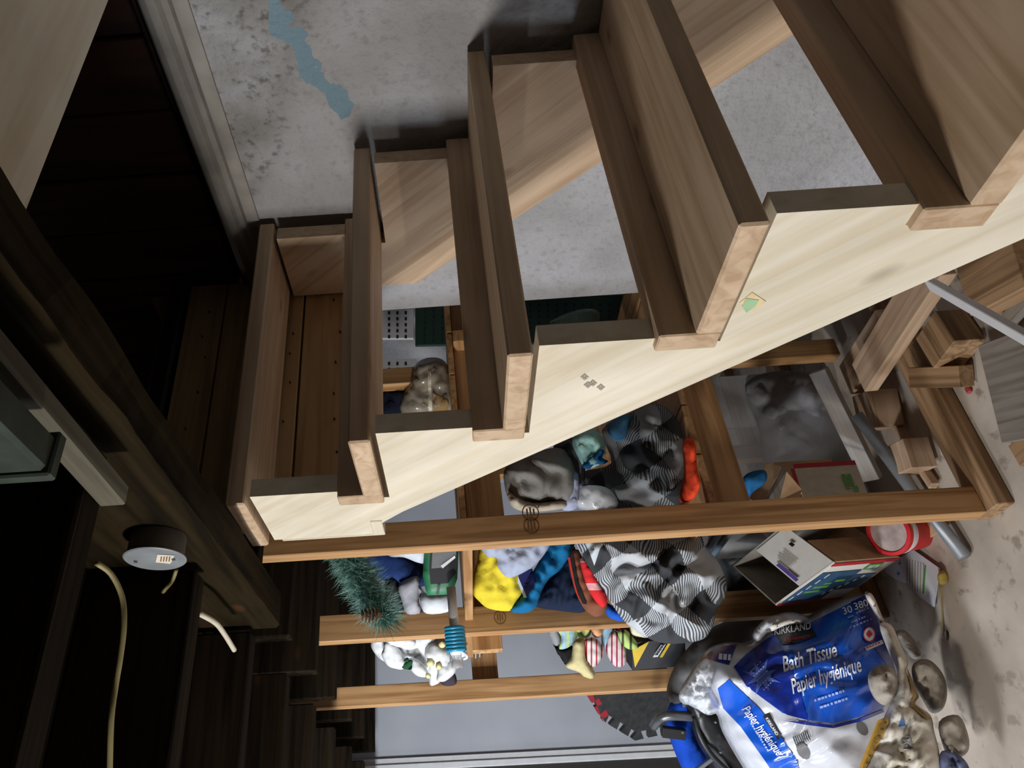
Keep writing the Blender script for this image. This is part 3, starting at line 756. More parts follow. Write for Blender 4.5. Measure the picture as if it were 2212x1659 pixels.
# --- shelf two, behind the near post
soft('grey_blanket', 'rolled grey blanket under the stringer on the lower shelf', 'blanket', [(1092, 1010), (1135, 985), (1190, 968), (1225, 975), (1248, 1030), (1240, 1075), (1215, 1092), (1150, 1090), (1105, 1085), (1090, 1050)], 2.0, .10, F('grey_wool', S(126, 124, 120)), (.03, 90, 21), 8, back=.04, ridge=(.014, 50, 2.3))
soft('light_cloth', 'beige cloth edge below the rolled grey blanket', 'cloth', [(1100, 1062), (1150, 1085), (1215, 1080), (1218, 1098), (1140, 1106), (1104, 1092)], 1.93, .04, F('beige_cloth', S(178, 168, 150)), (.015, 30, 22), 9)
soft('shirt', 'dark grey shirt tucked above the rolled grey blanket', 'shirt', [(1195, 965), (1240, 945), (1262, 990), (1262, 1040), (1245, 1050), (1225, 1010)], 2.04, .05, F('dark_grey_shirt', S(82, 82, 90)), (.03, 40, 23), 9)
soft('shirt', 'lilac shirt hanging between grey blanket and white wrap', 'shirt', [(1222, 1040), (1246, 1018), (1252, 1060), (1246, 1098), (1212, 1098)], 1.96, .03, F('lilac_shirt', S(170, 174, 200)), (.012, 25, 24), 9, ridge=(.006, 14, 1.57))
soft('plastic_wrap', 'white plastic wrap on the lower shelf under the dark blanket', 'wrap', [(1248, 1058), (1280, 1048), (1318, 1058), (1332, 1095), (1252, 1100)], 1.95, .03, CLEARW, (.02, 26, 25), 9)
aq = soft('aqua_shirt', 'pale aqua shirt with deep blue hem under the stringer', 'shirt', [(1236, 950), (1262, 925), (1295, 935), (1308, 965), (1300, 1000), (1268, 1012), (1250, 990)], 1.9, .06, F('aqua', S(142, 182, 176)), (.03, 36, 26), 9)
soft('hem', None, None, [(1258, 1004), (1290, 970), (1306, 975), (1300, 988), (1314, 996), (1300, 1004), (1285, 1002), (1272, 1014)], 1.86, .03, F('deep_blue', S(30, 92, 142)), (.02, 22, 27), 7, parent=aq.o)
soft('faded_cloth', 'faded blue cloth peeking under the stringer above plaid blanket', 'cloth', [(1312, 922), (1340, 898), (1366, 900), (1358, 945), (1326, 952)], 1.95, .05, F('faded_blue', S(66, 110, 142)), (.01, 30, 28), 9)
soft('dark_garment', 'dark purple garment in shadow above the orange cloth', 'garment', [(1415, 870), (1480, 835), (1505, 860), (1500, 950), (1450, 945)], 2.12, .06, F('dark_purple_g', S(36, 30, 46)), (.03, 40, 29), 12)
soft('plaid_blanket', 'dark grey plaid blanket bundled on the lower shelf under the stringer', 'blanket', [(1300, 930), (1355, 895), (1420, 872), (1462, 905), (1478, 960), (1480, 1010), (1470, 1090), (1400, 1102), (1300, 1100), (1262, 1060), (1258, 1020), (1320, 1000)], 2.02, .13, plaid('plaid_dark', .62), (.05, 90, 31), 7, (-.0018, 0), back=.04, ridge=(.010, 60, .9))
soft('orange_cloth', 'bright orange cloth beside the lower shelf rail', 'cloth', [(1475, 955), (1500, 952), (1506, 1010), (1513, 1045), (1498, 1078), (1468, 1082), (1478, 1020)], 1.70, .03, F('orange', S(216, 70, 40)), (.012, 36, 32), 7, (-.0025, 0), .015)
bx = thing('wooden_tray', 'shallow brown wooden tray next to the orange cloth', 'tray', at(1.98, 1530, 1060))
beam('tray_side', at(2.0, 1512, 985), at(1.93, 1522, 1090), .012, .05, SCRAP2, bx, FW)
beam('tray_side', at(1.95, 1524, 1032), at(1.95, 1548, 1028), .012, .05, SCRAP2, bx, FW)

# --- shelf two, between the posts
soft('yellow_shirt', 'yellow shirt with blue trim folded over the lower shelf', 'shirt', [(1042, 1158), (1072, 1150), (1110, 1200), (1132, 1250), (1132, 1285), (1108, 1318), (1060, 1316), (1036, 1300), (1018, 1272), (1030, 1215)], 2.12, .06, F('yellow', S(226, 206, 62)), (.018, 44, 41), 7, ridge=(.004, 40, 2.6))
soft('lilac_shirt', 'pale lilac grey shirt draped above the yellow shirt', 'shirt', [(1035, 1150), (1195, 1140), (1190, 1172), (1168, 1208), (1136, 1234), (1098, 1248), (1076, 1226), (1072, 1205), (1050, 1200)], 2.04, .06, F('lilac_grey', S(170, 178, 200)), (.03, 52, 42), 6, ridge=(.009, 34, .5))
bs = soft('blue_shirt', 'teal blue shirt crumpled right of the lilac shirt', 'shirt', [(1192, 1146), (1245, 1140), (1236, 1192), (1218, 1225), (1178, 1262), (1152, 1318), (1102, 1320), (1128, 1284), (1148, 1240), (1168, 1205)], 2.10, .06, F('teal_blue', S(24, 104, 152)), (.026, 48, 43), 6, ridge=(.009, 30, 2.2))
bs.patch('navy_panel', [(1116, 1238), (1150, 1228), (1156, 1262), (1138, 1290), (1130, 1270)], F('navy_panel', S(40, 42, 92)), bs.o, .02)
bs.patch('white_piping', [(1110, 1240), (1116, 1238), (1138, 1290), (1132, 1292)], F('piping', S(190, 204, 216)), bs.o, .022)
soft('navy_garment', 'navy garment stacked under the teal blue shirt', 'garment', [(1226, 1192), (1242, 1182), (1252, 1240), (1268, 1290), (1262, 1322), (1212, 1320), (1160, 1312), (1150, 1300), (1192, 1240)], 2.14, .07, F('navy', S(30, 40, 62)), (.024, 50, 44), 6, ridge=(.008, 34, .2))
rs = soft('striped_sweater', 'brown sweater with black and red stripes hanging beside plaid comforter', 'sweater', [(1228, 1202), (1250, 1188), (1266, 1230), (1290, 1275), (1312, 1300), (1306, 1324), (1284, 1332), (1258, 1310), (1238, 1262)], 2.05, .04, F('brown_knit', S(132, 84, 64)), (.012, 40, 45), 6)
rs.patch('black_stripe', [(1231, 1204), (1238, 1198), (1250, 1262), (1268, 1306), (1258, 1304), (1242, 1262)], F('black_knit', S(40, 34, 34)), rs.o, .006)
rs.patch('red_stripe', [(1226, 1206), (1231, 1203), (1242, 1262), (1254, 1300), (1244, 1280)], F('red_knit', S(214, 62, 50)), rs.o, .006)
soft('red_cloth', 'red cloth with white dots tucked behind the striped sweater', 'cloth', [(1252, 1208), (1272, 1215), (1298, 1262), (1312, 1295), (1302, 1312), (1284, 1296), (1266, 1262)], 2.0, .02, F('red_dots', S(220, 50, 54), S(236, 170, 172), (60, .25), 1), (.012, 24, 46), 7)
soft('blue_cloth_edge', 'bright blue cloth edge under the plaid comforter', 'cloth', [(1306, 1300), (1350, 1330), (1340, 1342), (1312, 1330)], 2.08, .02, F('bright_blue', S(36, 92, 196)), (.01, 30, 47), 8)
cf = soft('plaid_comforter', 'large black and grey plaid comforter bulging out from the lower shelf', 'comforter', [(1244, 1150), (1330, 1142), (1420, 1140), (1505, 1148), (1522, 1180), (1552, 1215), (1568, 1255), (1566, 1290), (1548, 1318), (1540, 1352), (1520, 1380), (1470, 1390), (1425, 1388), (1385, 1370), (1345, 1338), (1300, 1272), (1262, 1212)], 2.02, .18, PLAIDM, (.085, 100, 51), 5, back=.05, ridge=(.014, 66, 1.1))
cf.patch('white_lining', [(1262, 1150), (1325, 1150), (1296, 1185), (1284, 1222), (1272, 1190)], F('lining', S(200, 208, 214)), cf.o, .004)

# --- socks and small clothes on the lower shelf behind the middle post
sk_ = [('grey sock with black heel at the end of the sock pile', [(1182, 1358), (1200, 1352), (1212, 1372), (1208, 1392), (1196, 1392)], S(150, 150, 154), None, 2.44),
 ('black sock under the cream knit sock', [(1198, 1392), (1215, 1402), (1238, 1395), (1234, 1420), (1222, 1436), (1212, 1420), (1204, 1412)], S(34, 34, 36), None, 2.46),
 ('pale blue and green patterned sock in the sock pile', [(1200, 1352), (1240, 1350), (1248, 1372), (1232, 1396), (1208, 1402), (1212, 1376)], S(168, 200, 216), S(186, 214, 130), 2.40),
 ('pastel green and yellow sock atop the sock pile', [(1244, 1350), (1275, 1348), (1276, 1370), (1262, 1380), (1246, 1372)], S(192, 218, 150), S(232, 214, 120), 2.38),
 ('peach sock beside the pastel green sock', [(1280, 1352), (1302, 1352), (1300, 1372), (1288, 1378), (1278, 1368)], S(226, 168, 128), None, 2.36),
 ('cream knit sock hanging lowest from the sock pile', [(1240, 1385), (1262, 1380), (1266, 1420), (1284, 1450), (1280, 1466), (1262, 1462), (1250, 1452), (1222, 1440), (1234, 1418)], S(206, 194, 146), None, 2.34),
 ('white sock with red stripes in the middle of the pile', [(1262, 1382), (1285, 1378), (1304, 1400), (1298, 1425), (1280, 1444), (1266, 1430), (1264, 1405)], S(220, 214, 210), S(166, 48, 66), 2.35),
 ('powder blue sock between peach and striped socks', [(1302, 1350), (1324, 1350), (1326, 1372), (1312, 1400), (1300, 1392)], S(142, 176, 196), None, 2.38),
 ('white sock with dotted red rows beside the yellow edged box', [(1316, 1370), (1330, 1362), (1346, 1385), (1354, 1412), (1350, 1436), (1330, 1440), (1314, 1420), (1308, 1395)], S(224, 206, 208), S(150, 40, 66), 2.36),
 ('maroon sock above the lime green sock', [(1325, 1342), (1358, 1340), (1362, 1362), (1345, 1366), (1328, 1360)], S(112, 26, 52), None, 2.37),
 ('lime green sock with dark print near the plaid comforter', [(1334, 1366), (1352, 1360), (1374, 1385), (1380, 1398), (1364, 1404), (1346, 1394)], S(186, 212, 128), S(70, 80, 60), 2.33),
 ('cream sock touching the plaid comforter', [(1360, 1342), (1376, 1350), (1400, 1376), (1384, 1376), (1364, 1370)], S(226, 220, 190), None, 2.33)]
for i, (lb_, ol, c1, c2_, z) in enumerate(sk_):
    soft('sock', lb_, 'sock', ol, z, .028, F('sock_%d' % i, c1, c2_, (11 if i in (6, 8) else 17, .3), i % 2) if c2_ else F('sock_%d' % i, c1), (.008, 20, i), 6, group='socks piled on the lower shelf')
bk = thing('black_box', 'black carton with yellow edge standing behind the sock pile', 'box', at(2.5, 1420, 1420))
e0, e1, e2, e3 = at(2.46, 1366, 1388), at(2.44, 1480, 1378), at(2.46, 1482, 1440), at(2.48, 1366, 1448)
extrude_poly('box_body', [e0, e1, e2, e3], FW * .12, plain('black_card', S(34, 35, 38), .6), bk, .001)
extrude_poly('yellow_edge', [at(2.448, 1366, 1405), at(2.44, 1402, 1386), at(2.445, 1372, 1442)], FW * .004, plain('yellow_card', S(216, 182, 40), .6), bk)
nrm_ = (e1 - e0).cross(e3 - e0).normalized(); nrm_ = nrm_ if nrm_.dot(FW) < 0 else -nrm_
wl = extrude_poly('white_label', [at(2.437, 1410, 1420), at(2.437, 1428, 1393), at(2.437, 1438, 1392), at(2.437, 1421, 1419)], FW * .002, plain('white_ink', S(214, 214, 222), .7), bk)
for k in range(5):
    t = (k + .5) / 5; x_, y_ = 1413 + 17 * t, 1418 - 25 * t
    extrude_poly('label_print', [at(2.434, x_, y_), at(2.434, x_ + 2, y_ - 3), at(2.434, x_ + 8, y_ - 3), at(2.434, x_ + 6, y_)], FW * .001, plain('label_dark', S(70, 68, 84), .7), wl)
extrude_poly('yellow_bar', [at(2.435, 1425, 1420), at(2.435, 1443, 1390), at(2.435, 1449, 1390), at(2.435, 1431, 1420)], FW * .002, plain('yellow_ink', S(206, 176, 50), .6), bk)

# ------------------------------------------------------------------ far left: door casing, mat, chair, bags
dy = 2.53
cs = extrude_poly('trim_3', [on('Y', dy, 640, 1648), on('Y', dy, 1900, 1585), on('Y', dy, 1900, 1610), on('Y', dy, 640, 1672)], (0, .03, 0), WHITEPAINT, None, .002); struct(cs)
cs2 = extrude_poly('trim_4', [on('Y', dy - .012, 640, 1661), on('Y', dy - .012, 1900, 1599), on('Y', dy - .012, 1900, 1612), on('Y', dy - .012, 640, 1676)], (0, .02, 0), WHITEPAINT, None, .003); struct(cs2)
dr = extrude_poly('dark_opening_1', [on('Y', dy + .005, 560, 1676), on('Y', dy + .005, 1900, 1610), on('Y', dy + .005, 1900, 1900), on('Y', dy + .005, 560, 1960)], (0, .02, 0), plain('opening_shade', S(40, 38, 34), .6)); struct(dr)  # dark sheet painted in for the unlit opening beyond the casing
# interlocking foam mat leaning on the wall
def teeth(a, b2, n, h):
    a, b2 = Vector(a), Vector(b2); d = (b2 - a) / n; nn = Vector((d.y, -d.x)).normalized() * h; out = []
    for i in range(n):
        p = a + d * i
        out += [p, p + d * .30, p + d * .22 + nn, p + d * .72 + nn, p + d * .64]
    return out
MZ = lambda x, y: at(2.95 + .0009 * (x - 1350) + .0006 * (y - 1500), x, y)
BM = rough_mat('black_foam', S(34, 35, 37), S(50, 51, 53), 40, 5, .9, .2)
fm = thing('foam_mat', 'black interlocking foam mat leaning in the corner behind shelving', 'mat', MZ(1400, 1560))
body = [(1265, 1480)] + [(1460, 1462), (1560, 1500), (1560, 1600)] + [tuple(v) for v in teeth((1440, 1585), (1380, 1598), 2, -17)] + [tuple(v) for v in teeth((1372, 1600), (1300, 1556), 3, -17)]
flat('mat_sheet', body, MZ, .014, BM, fm)
RMZ = lambda x, y: MZ(x, y) - FW * .002
red = [(1266, 1481), (1278, 1492), (1302, 1555)] + [tuple(v) for v in teeth((1304, 1560), (1258, 1484), 3, -18)]
flat('red_border', red, RMZ, .012, plain('red_foam', S(146, 34, 44), .9), fm)
m2 = tag(flat('foam_mat_piece', [(1196, 1395)] + [tuple(v) for v in teeth((1196, 1395), (1222, 1440), 3, 6)] + [(1240, 1440), (1235, 1395)], lambda x, y: at(2.6, x, y), .012, BM), 'small black foam mat piece with jigsaw edge behind the socks', 'mat')
# black bags behind the comforter and the carton
BB = plain('black_bag', S(26, 26, 28), .5, var=.3, scale=12)
soft('black_bag', 'black bag in shadow between plaid comforter and white carton', 'bag', [(1530, 1150), (1640, 1145), (1680, 1230), (1690, 1320), (1620, 1345), (1560, 1320), (1560, 1240)], 2.6, .10, BB, (.04, 60, 61), 14)
soft('grey_sack', 'dark grey sack slumped behind the toilet paper pack', 'bag', [(1452, 1450), (1490, 1395), (1545, 1352), (1640, 1318), (1700, 1330), (1640, 1420), (1560, 1490), (1470, 1560), (1440, 1510)], 2.36, .10, plain('dark_sack', S(88, 88, 90), .7, var=.25, scale=14), (.03, 80, 62), 12)
# folding chair, blue fabric on black frame
ch = thing('folding_chair', 'folded blue and black chair beside the toilet paper pack', 'chair', at(2.400, 1520, 1600))
soft('fabric_seat', None, None, [(1448, 1520), (1482, 1502), (1505, 1530), (1500, 1580), (1530, 1640), (1520, 1690), (1480, 1670), (1452, 1610), (1438, 1560)], 2.320, .05, F('chair_blue', S(24, 70, 176)), (.02, 60, 63), 11, parent=ch)
soft('padded_back', None, None, [(1482, 1512), (1520, 1512), (1560, 1540), (1590, 1590), (1622, 1660), (1600, 1700), (1545, 1660), (1510, 1610), (1492, 1560)], 2.240, .06, plain('black_vinyl', S(26, 26, 29), .4), (.012, 70, 64), 11, parent=ch)
tube('frame_tube', [at(2.300, 1412, 1568), at(2.240, 1425, 1552), at(2.220, 1450, 1546), at(2.220, 1500, 1548)], .014, plain('grey_tube', S(96, 98, 100), .35, .6), ch, 12)
tube('frame_tube', [at(2.200, 1500, 1548), at(2.180, 1512, 1590), at(2.170, 1540, 1635), at(2.170, 1590, 1680)], .008, BLACKP, ch, 8)
beam('hinge_plate', at(2.230, 1430, 1580), at(2.230, 1480, 1586), .03, .02, BLACKP, ch, FW)
for p_ in ((1474, 1582), (1512, 1552), (1556, 1625), (1545, 1560)): lathe('rivet', [(.004, 0), (.003, .003)], at(2.172, *p_), -FW, METAL, ch, 10)
beam('frame_bar', at(2.200, 1498, 1668), at(2.200, 1552, 1628), .012, .012, METAL, ch, FW)
soft('stow_bag', 'black bag lying in front of the folded chair at the frame edge', 'bag', [(1600, 1640), (1640, 1620), (1700, 1640), (1720, 1720), (1560, 1720)], 2.300, .08, BB, (.03, 50, 66), 14)

# ------------------------------------------------------------------ toilet paper pack
pk = thing('toilet_paper_pack', 'large plastic pack of toilet paper rolls in blue print on the floor', 'paper pack', on('Z', FL, 1960, 1450))
B_ = Puffy([(1468, 1500), (1490, 1455), (1525, 1405), (1568, 1388), (1620, 1385), (1660, 1345), (1705, 1325), (1742, 1330), (1760, 1322), (1800, 1300), (1850, 1282), (1885, 1288), (1905, 1330), (1935, 1390), (1942, 1460), (1935, 1540), (1900, 1600), (1880, 1700), (1760, 1720), (1640, 1700), (1600, 1650), (1560, 1580), (1545, 1540), (1500, 1530)], 2.05, .24, .12, 170, (.006, 70, 71), 8, (-.00035, -.0002), True, (.006, 70, 1.15))
WR = plain('pack_film', S(200, 203, 212), .16, var=.1, scale=20, spec=.8, weave=.35)
B_.build('wrapper', WR, pk)
BLU = plain('print_blue', S(20, 82, 190), .22, var=.16, scale=10, spec=.7); DBL = plain('print_dark_blue', S(24, 46, 142), .22, var=.16, scale=12, spec=.7)
LBL = plain('print_light_blue', S(60, 120, 210), .25, var=.2, scale=10); WINK = plain('print_white', S(226, 230, 240), .35, var=.03); RINK = plain('print_red', S(196, 34, 44), .4); KINK = plain('print_black', S(32, 28, 32), .4)
GINK = plain('print_pale_blue', S(150, 170, 226), .4)
B_.patch('blue_panel', [(1640, 1392), (1668, 1372), (1700, 1358), (1748, 1346), (1800, 1320), (1872, 1285), (1880, 1300), (1910, 1380), (1935, 1450), (1925, 1500), (1908, 1530), (1860, 1548), (1800, 1562), (1745, 1556), (1690, 1540), (1650, 1510), (1612, 1480), (1585, 1440), (1612, 1412)], BLU, pk, .003)
B_.patch('dark_blue_panel', [(1585, 1440), (1625, 1402), (1662, 1376), (1690, 1400), (1712, 1450), (1730, 1500), (1745, 1556), (1700, 1544), (1655, 1514), (1612, 1482)], DBL, pk, .0045)
B_.patch('dark_blue_strip', [(1838, 1300), (1872, 1284), (1882, 1300), (1912, 1382), (1936, 1450), (1918, 1440), (1875, 1382)], DBL, pk, .0045)
B_.patch('white_band', [(1690, 1556), (1745, 1560), (1800, 1566), (1862, 1550), (1908, 1532), (1910, 1538), (1864, 1557), (1800, 1573), (1742, 1566)], DBL, pk, .003)
B_.patch('blue_side_panel', [(1550, 1488), (1575, 1468), (1600, 1492), (1640, 1530), (1680, 1580), (1720, 1640), (1740, 1700), (1690, 1700), (1650, 1640), (1600, 1570), (1562, 1530)], BLU, pk, .003)
B_.patch('blue_corner', [(1520, 1420), (1545, 1396), (1592, 1392), (1580, 1420), (1575, 1436), (1545, 1428)], DBL, pk, .003)
B_.dashes('corner_print', WINK, pk, (1552, 1424), (1, .1), 30, 13, 3, .006)
# brand plate and wording, as printed on the wrap
B_.patch('black_plate', [(1664, 1362), (1700, 1350), (1748, 1344), (1764, 1374), (1722, 1388), (1690, 1392), (1678, 1376)], KINK, pk, .006)
B_.text('brand_lettering', 'KIRKLAND', WINK, pk, (1672, 1372), (1, -.17), 22, .008, .15, .012, fit=82)
B_.text('brand_lettering', 'Signature', RINK, pk, (1692, 1387), (1, -.2), 11, .008, .3, .006, fit=60)
B_.text('product_lettering', 'Bath Tissue', WINK, pk, (1692, 1451), (1, -.29), 46, .007, .35, .016, fit=124)
B_.text('product_lettering', 'Papier hygiénique', WINK, pk, (1712, 1499), (1, -.33), 46, .007, .35, .016, fit=160)
B_.dashes('small_print', GINK, pk, (1760, 1516), (1, -.33), 72, 5, 9, seed=1)
B_.dashes('small_print', GINK, pk, (1772, 1531), (1, -.33), 66, 5, 8, seed=2)
B_.text('count_lettering', '30', WINK, pk, (1822, 1328), (1, -.32), 22, .0075, 0, .012)
B_.text('count_lettering', '380', WINK, pk, (1846, 1318), (1, -.32), 22, .0075, 0, .012)
for k, (x_, y_, ww) in enumerate(((1832, 1336, 14), (1850, 1326, 32), (1840, 1346, 34), (1836, 1358, 56))): B_.dashes('small_print', GINK, pk, (x_, y_), (1, -.42), ww, 3.5, 4 + k, seed=k)
B_.patch('leaf_badge', [(1878 + 14 * math.cos(t * .52), 1370 + 17 * math.sin(t * .52)) for t in range(12)], RINK, pk, .0075, grid=7)
B_.patch('leaf_badge_disc', [(1878 + 11.5 * math.cos(t * .52), 1370 + 14.5 * math.sin(t * .52)) for t in range(12)], WINK, pk, .0085, grid=7)
leaf = [(0, -10), (2, -6), (5, -8), (4, -3), (8, -4), (7, -1), (9, 1), (4, 4), (5, 6), (1, 5.5), (1, 9), (-1, 9), (-1, 5.5), (-5, 6), (-4, 4), (-9, 1), (-7, -1), (-8, -4), (-4, -3), (-5, -8), (-2, -6)]
B_.patch('maple_leaf', [(1878 + a_ * .85, 1370 + b2 * .95) for a_, b2 in leaf], RINK, pk, .0095, grid=5)
B_.patch('badge_bar', [(1868, 1398), (1905, 1382), (1909, 1390), (1872, 1406)], WINK, pk, .0075); B_.dashes('badge_print', RINK, pk, (1872, 1401), (1, -.42), 34, 3, 5, .0085)
star = []
for k in range(16): rr = (38 if k % 2 == 0 else 15) * (1 if k % 4 else 1.15); star.append((1645 + rr * math.cos(k * .3927 + .3), 1462 + rr * .95 * math.sin(k * .3927 + .3)))
B_.patch('snowflake_print', star, plain('print_haze', S(84, 108, 190), .3), pk, .0062, grid=8)
for k in range(5): B_.dashes('snowflake_print_line', GINK, pk, (1622 + 7 * k, 1452 + 10 * k), (1, -1), 34, 2.5, 5, seed=k)
B_.text('side_lettering', 'Papier hygiénique', WINK, pk, (1602, 1532), (.72, .95), 26, .007, .25, .012, fit=128)
B_.dashes('side_small_print', GINK, pk, (1620, 1562), (.62, 1), 74, 4, 11)
B_.patch('side_plate', [(1648, 1548), (1660, 1542), (1688, 1590), (1680, 1598)], KINK, pk, .006); B_.text('side_plate_lettering', 'KIRKLAND', WINK, pk, (1653, 1552), (.58, .9), 9, .008, 0, .01, fit=44)
for k in range(8): B_.patch('barcode_bar', [(1712 + 4.2 * k, 1592 - 2 * k), (1714 + 4.2 * k, 1591 - 2 * k), (1722 + 4.2 * k, 1612 - 2 * k), (1720 + 4.2 * k, 1613 - 2 * k)], KINK, pk, .004, grid=12)
for (cx, cy, rx, ry) in ((1735, 1622, 14, 19), (1863, 1574, 12, 15)): B_.patch('roll_core_shade', [(cx + rx * math.cos(t * .52) + .35 * ry * math.sin(t * .52), cy + ry * math.sin(t * .52)) for t in range(12)], plain('core_shade_grey', S(104, 102, 104), .6), pk, .003, grid=7)  # dark ellipses paint the shade inside the roll cores
# twisted knot of film at the end and loose wrap at the top
soft('film_tail', None, None, [(1466, 1502), (1486, 1470), (1520, 1425), (1545, 1440), (1540, 1490), (1555, 1530), (1530, 1545), (1495, 1525), (1475, 1520)], 1.97, .05, CLEARW, (.05, 24, 75), 7, parent=pk)
soft('loose_wrap', None, None, [(1625, 1372), (1650, 1340), (1700, 1322), (1740, 1330), (1746, 1346), (1700, 1352), (1662, 1366), (1640, 1390)], 1.98, .05, CLEARW, (.02, 24, 76), 8, parent=pk)
rr_ = Puffy([(1655, 1358), (1690, 1338), (1725, 1336), (1732, 1346), (1695, 1352), (1662, 1366)], 1.94, .03, fold=(0, 1, 0), grid=8); rr_.build('paper_roll', plain('tissue', S(226, 220, 214), .9), pk)
rr_ = Puffy([(1868, 1284), (1885, 1285), (1905, 1330), (1922, 1368), (1920, 1382), (1900, 1345)], 1.86, .03, fold=(0, 1, 0), grid=8); rr_.build('paper_roll', plain('tissue2', S(214, 206, 200), .9), pk)

# ------------------------------------------------------------------ torn paper sack and stones
sackm = rough_mat('torn_paper', S(178, 168, 150), S(224, 219, 208), 9, 8, .9, .35, stops=(.36, .54))
ts = soft('torn_paper_sack', 'torn cream paper sack with printed letters in front of the toilet paper', 'paper sack', [(1900, 1352), (1925, 1350), (1945, 1392), (1962, 1430), (1958, 1452), (1985, 1500), (1978, 1520), (2010, 1545), (2018, 1580), (2030, 1640), (2010, 1720), (1860, 1720), (1875, 1640), (1905, 1560), (1930, 1500), (1938, 1450), (1920, 1410)], 1.74, .05, sackm, (.02, 55, 81), 6, (-.0003, -.0004), ridge=(.005, 44, .5))
ts.patch('blue_triangle', [(1948, 1548), (1958, 1568), (1940, 1570)], plain('sack_blue', S(62, 96, 150), .8), ts.o, .006)
ts.text('sack_lettering', 'a', plain('sack_grey', S(150, 150, 150), .8), ts.o, (1948, 1620), (1, -.1), 60, .006, 0, .02)
ts.patch('yellow_strip', [(1896, 1556), (1916, 1548), (1920, 1562), (1866, 1668), (1852, 1668)], plain('sack_yellow', S(204, 158, 60), .8), ts.o, .008)
for k in range(7): ts.patch('strip_tick', [(1909 - 6.6 * k, 1558 + 14.5 * k), (1915 - 6.6 * k, 1560 + 14.5 * k), (1914 - 6.6 * k, 1563 + 14.5 * k), (1908 - 6.6 * k, 1561 + 14.5 * k)], plain('tick_brown', S(130, 92, 40), .8), ts.o, .0095)
ts.patch('torn_edge', [(1958, 1440), (1972, 1470), (1985, 1505), (1975, 1520), (2012, 1552), (2004, 1556), (1966, 1524), (1972, 1505)], rough_mat('torn_brown', S(120, 92, 56), S(186, 160, 116), 30, 5, .9, .3), ts.o, .006)
def stone(label, ol, z, th, seed):
    p = Puffy(ol, z, th, fold=(.022, 46, seed), grid=6); o = p.build('stone', STONE); tag(o, label, 'stone', 'stones beside the torn sack'); return o
stone('flat pale stone leaning on the blue toilet paper wrapper', [(1878, 1452), (1900, 1436), (1925, 1440), (1940, 1468), (1930, 1510), (1912, 1524), (1890, 1510), (1876, 1480)], 1.72, .04, 91)
stone('grey stone nearest the paper leaflet, first of the row', [(1932, 1368), (1955, 1362), (1980, 1390), (1990, 1415), (1975, 1424), (1950, 1405)], 1.90, .05, 92)
stone('largest rounded stone in the middle of the row on the floor', [(1970, 1440), (1990, 1424), (2015, 1430), (2040, 1462), (2046, 1500), (2036, 1532), (2012, 1540), (1992, 1510), (1974, 1476)], 1.80, .06, 93)
stone('dark angular stone at the end of the row beside the sack', [(2028, 1560), (2070, 1545), (2092, 1590), (2090, 1625), (2060, 1640), (2040, 1620)], 1.72, .05, 94)
soft('paper_scrap', 'blue and white paper scrap below the angular stone', 'paper', [(2030, 1628), (2060, 1624), (2090, 1650), (2095, 1690), (2040, 1690)], 1.66, .008, F('scrap_print', S(120, 130, 168)), (.02, 20, 95), 9)

# ------------------------------------------------------------------ cartons, tub, leaflet, pipe on the floor
WCARD = plain('white_card', S(214, 211, 206), .7, var=.05); RCARD = plain('red_card', S(178, 36, 44), .6); BPRINT = plain('blue_picture', S(50, 86, 118), .6, var=.2, scale=25); GPRINT = plain('green_print', S(92, 156, 74), .6)
cb = thing('open_carton', 'open white carton with blue printed side and red edges tipped on the floor', 'box', on('Z', FL, 1850, 1290))
C0 = at(1.84, 1803, 1216); ea = at(1.93, 1943, 1204) - C0; eb = at(1.97, 1676, 1308) - C0; ec = at(2.02, 1695, 1136) - C0
th = .004
def panel(name, o, u_, v_, mat, par=cb, t=th):
    n = Vector(u_).cross(Vector(v_)).normalized() * t
    return extrude_poly(name, [o, o + u_, o + u_ + v_, o + v_], n, mat, par)
pf = panel('printed_side', C0, ea, eb, WCARD)
panel('top_flap', C0 + eb * .0, eb * .56, ec * .98, WCARD)
panel('far_side', C0 + ec, ea, eb, plain('inner_card', S(150, 146, 138), .8))
panel('base_side', C0 + ea, eb, ec, CARD)
panel('end_side', C0 + eb + ec * .02, ea, ec * .98, plain('grey_card', S(128, 124, 116), .8))
panel('rear_flap', C0 + ea * .02, ea * .96, ec * .55, CARD)
def pq(u0, u1, v0, v1, mat, name, lift=.0016, par=pf):
    n = ea.cross(eb).normalized(); n = n if n.dot(C0 - CAM) < 0 else -n
    o = C0 + n * (lift + (th if False else 0.0))
    pts = [o + ea * u0 + eb * v0, o + ea * u1 + eb * v0, o + ea * u1 + eb * v1, o + ea * u0 + eb * v1]
    nn = ea.cross(eb).normalized(); k = 1 if nn.dot(n) > 0 else -1
    if k > 0: pts = [p + n * th for p in pts]
    return extrude_poly(name, pts, n * .0006, mat, par)
pq(0, 1, .0, .07, RCARD, 'red_edge'); pq(0, 1, .95, 1, RCARD, 'red_edge'); pq(.02, .62, .22, .93, BPRINT, 'blue_picture'); pq(.35, .98, .34, .70, BPRINT, 'blue_picture')
pq(.62, .84, .09, .22, GPRINT, 'green_logo', .0022); pq(.66, .74, .12, .19, WINK, 'logo_letter', .003); pq(.76, .80, .12, .19, WINK, 'logo_letter', .003)
for (u0, u1, v0, v1) in ((.2, .42, .55, .60), (.16, .38, .66, .70), (.42, .56, .42, .47), (.3, .4, .48, .52)): pq(u0, u1, v0, v1, GPRINT, 'leaf_print', .0024)
nP = ea.cross(eb).normalized(); nP = nP if nP.dot(C0 - CAM) < 0 else -nP
for k in range(5): pq(.06 + .02 * k, .075 + .02 * k, .86 - .13 * k, .77 - .13 * k, WINK, 'print_stroke', .0026)
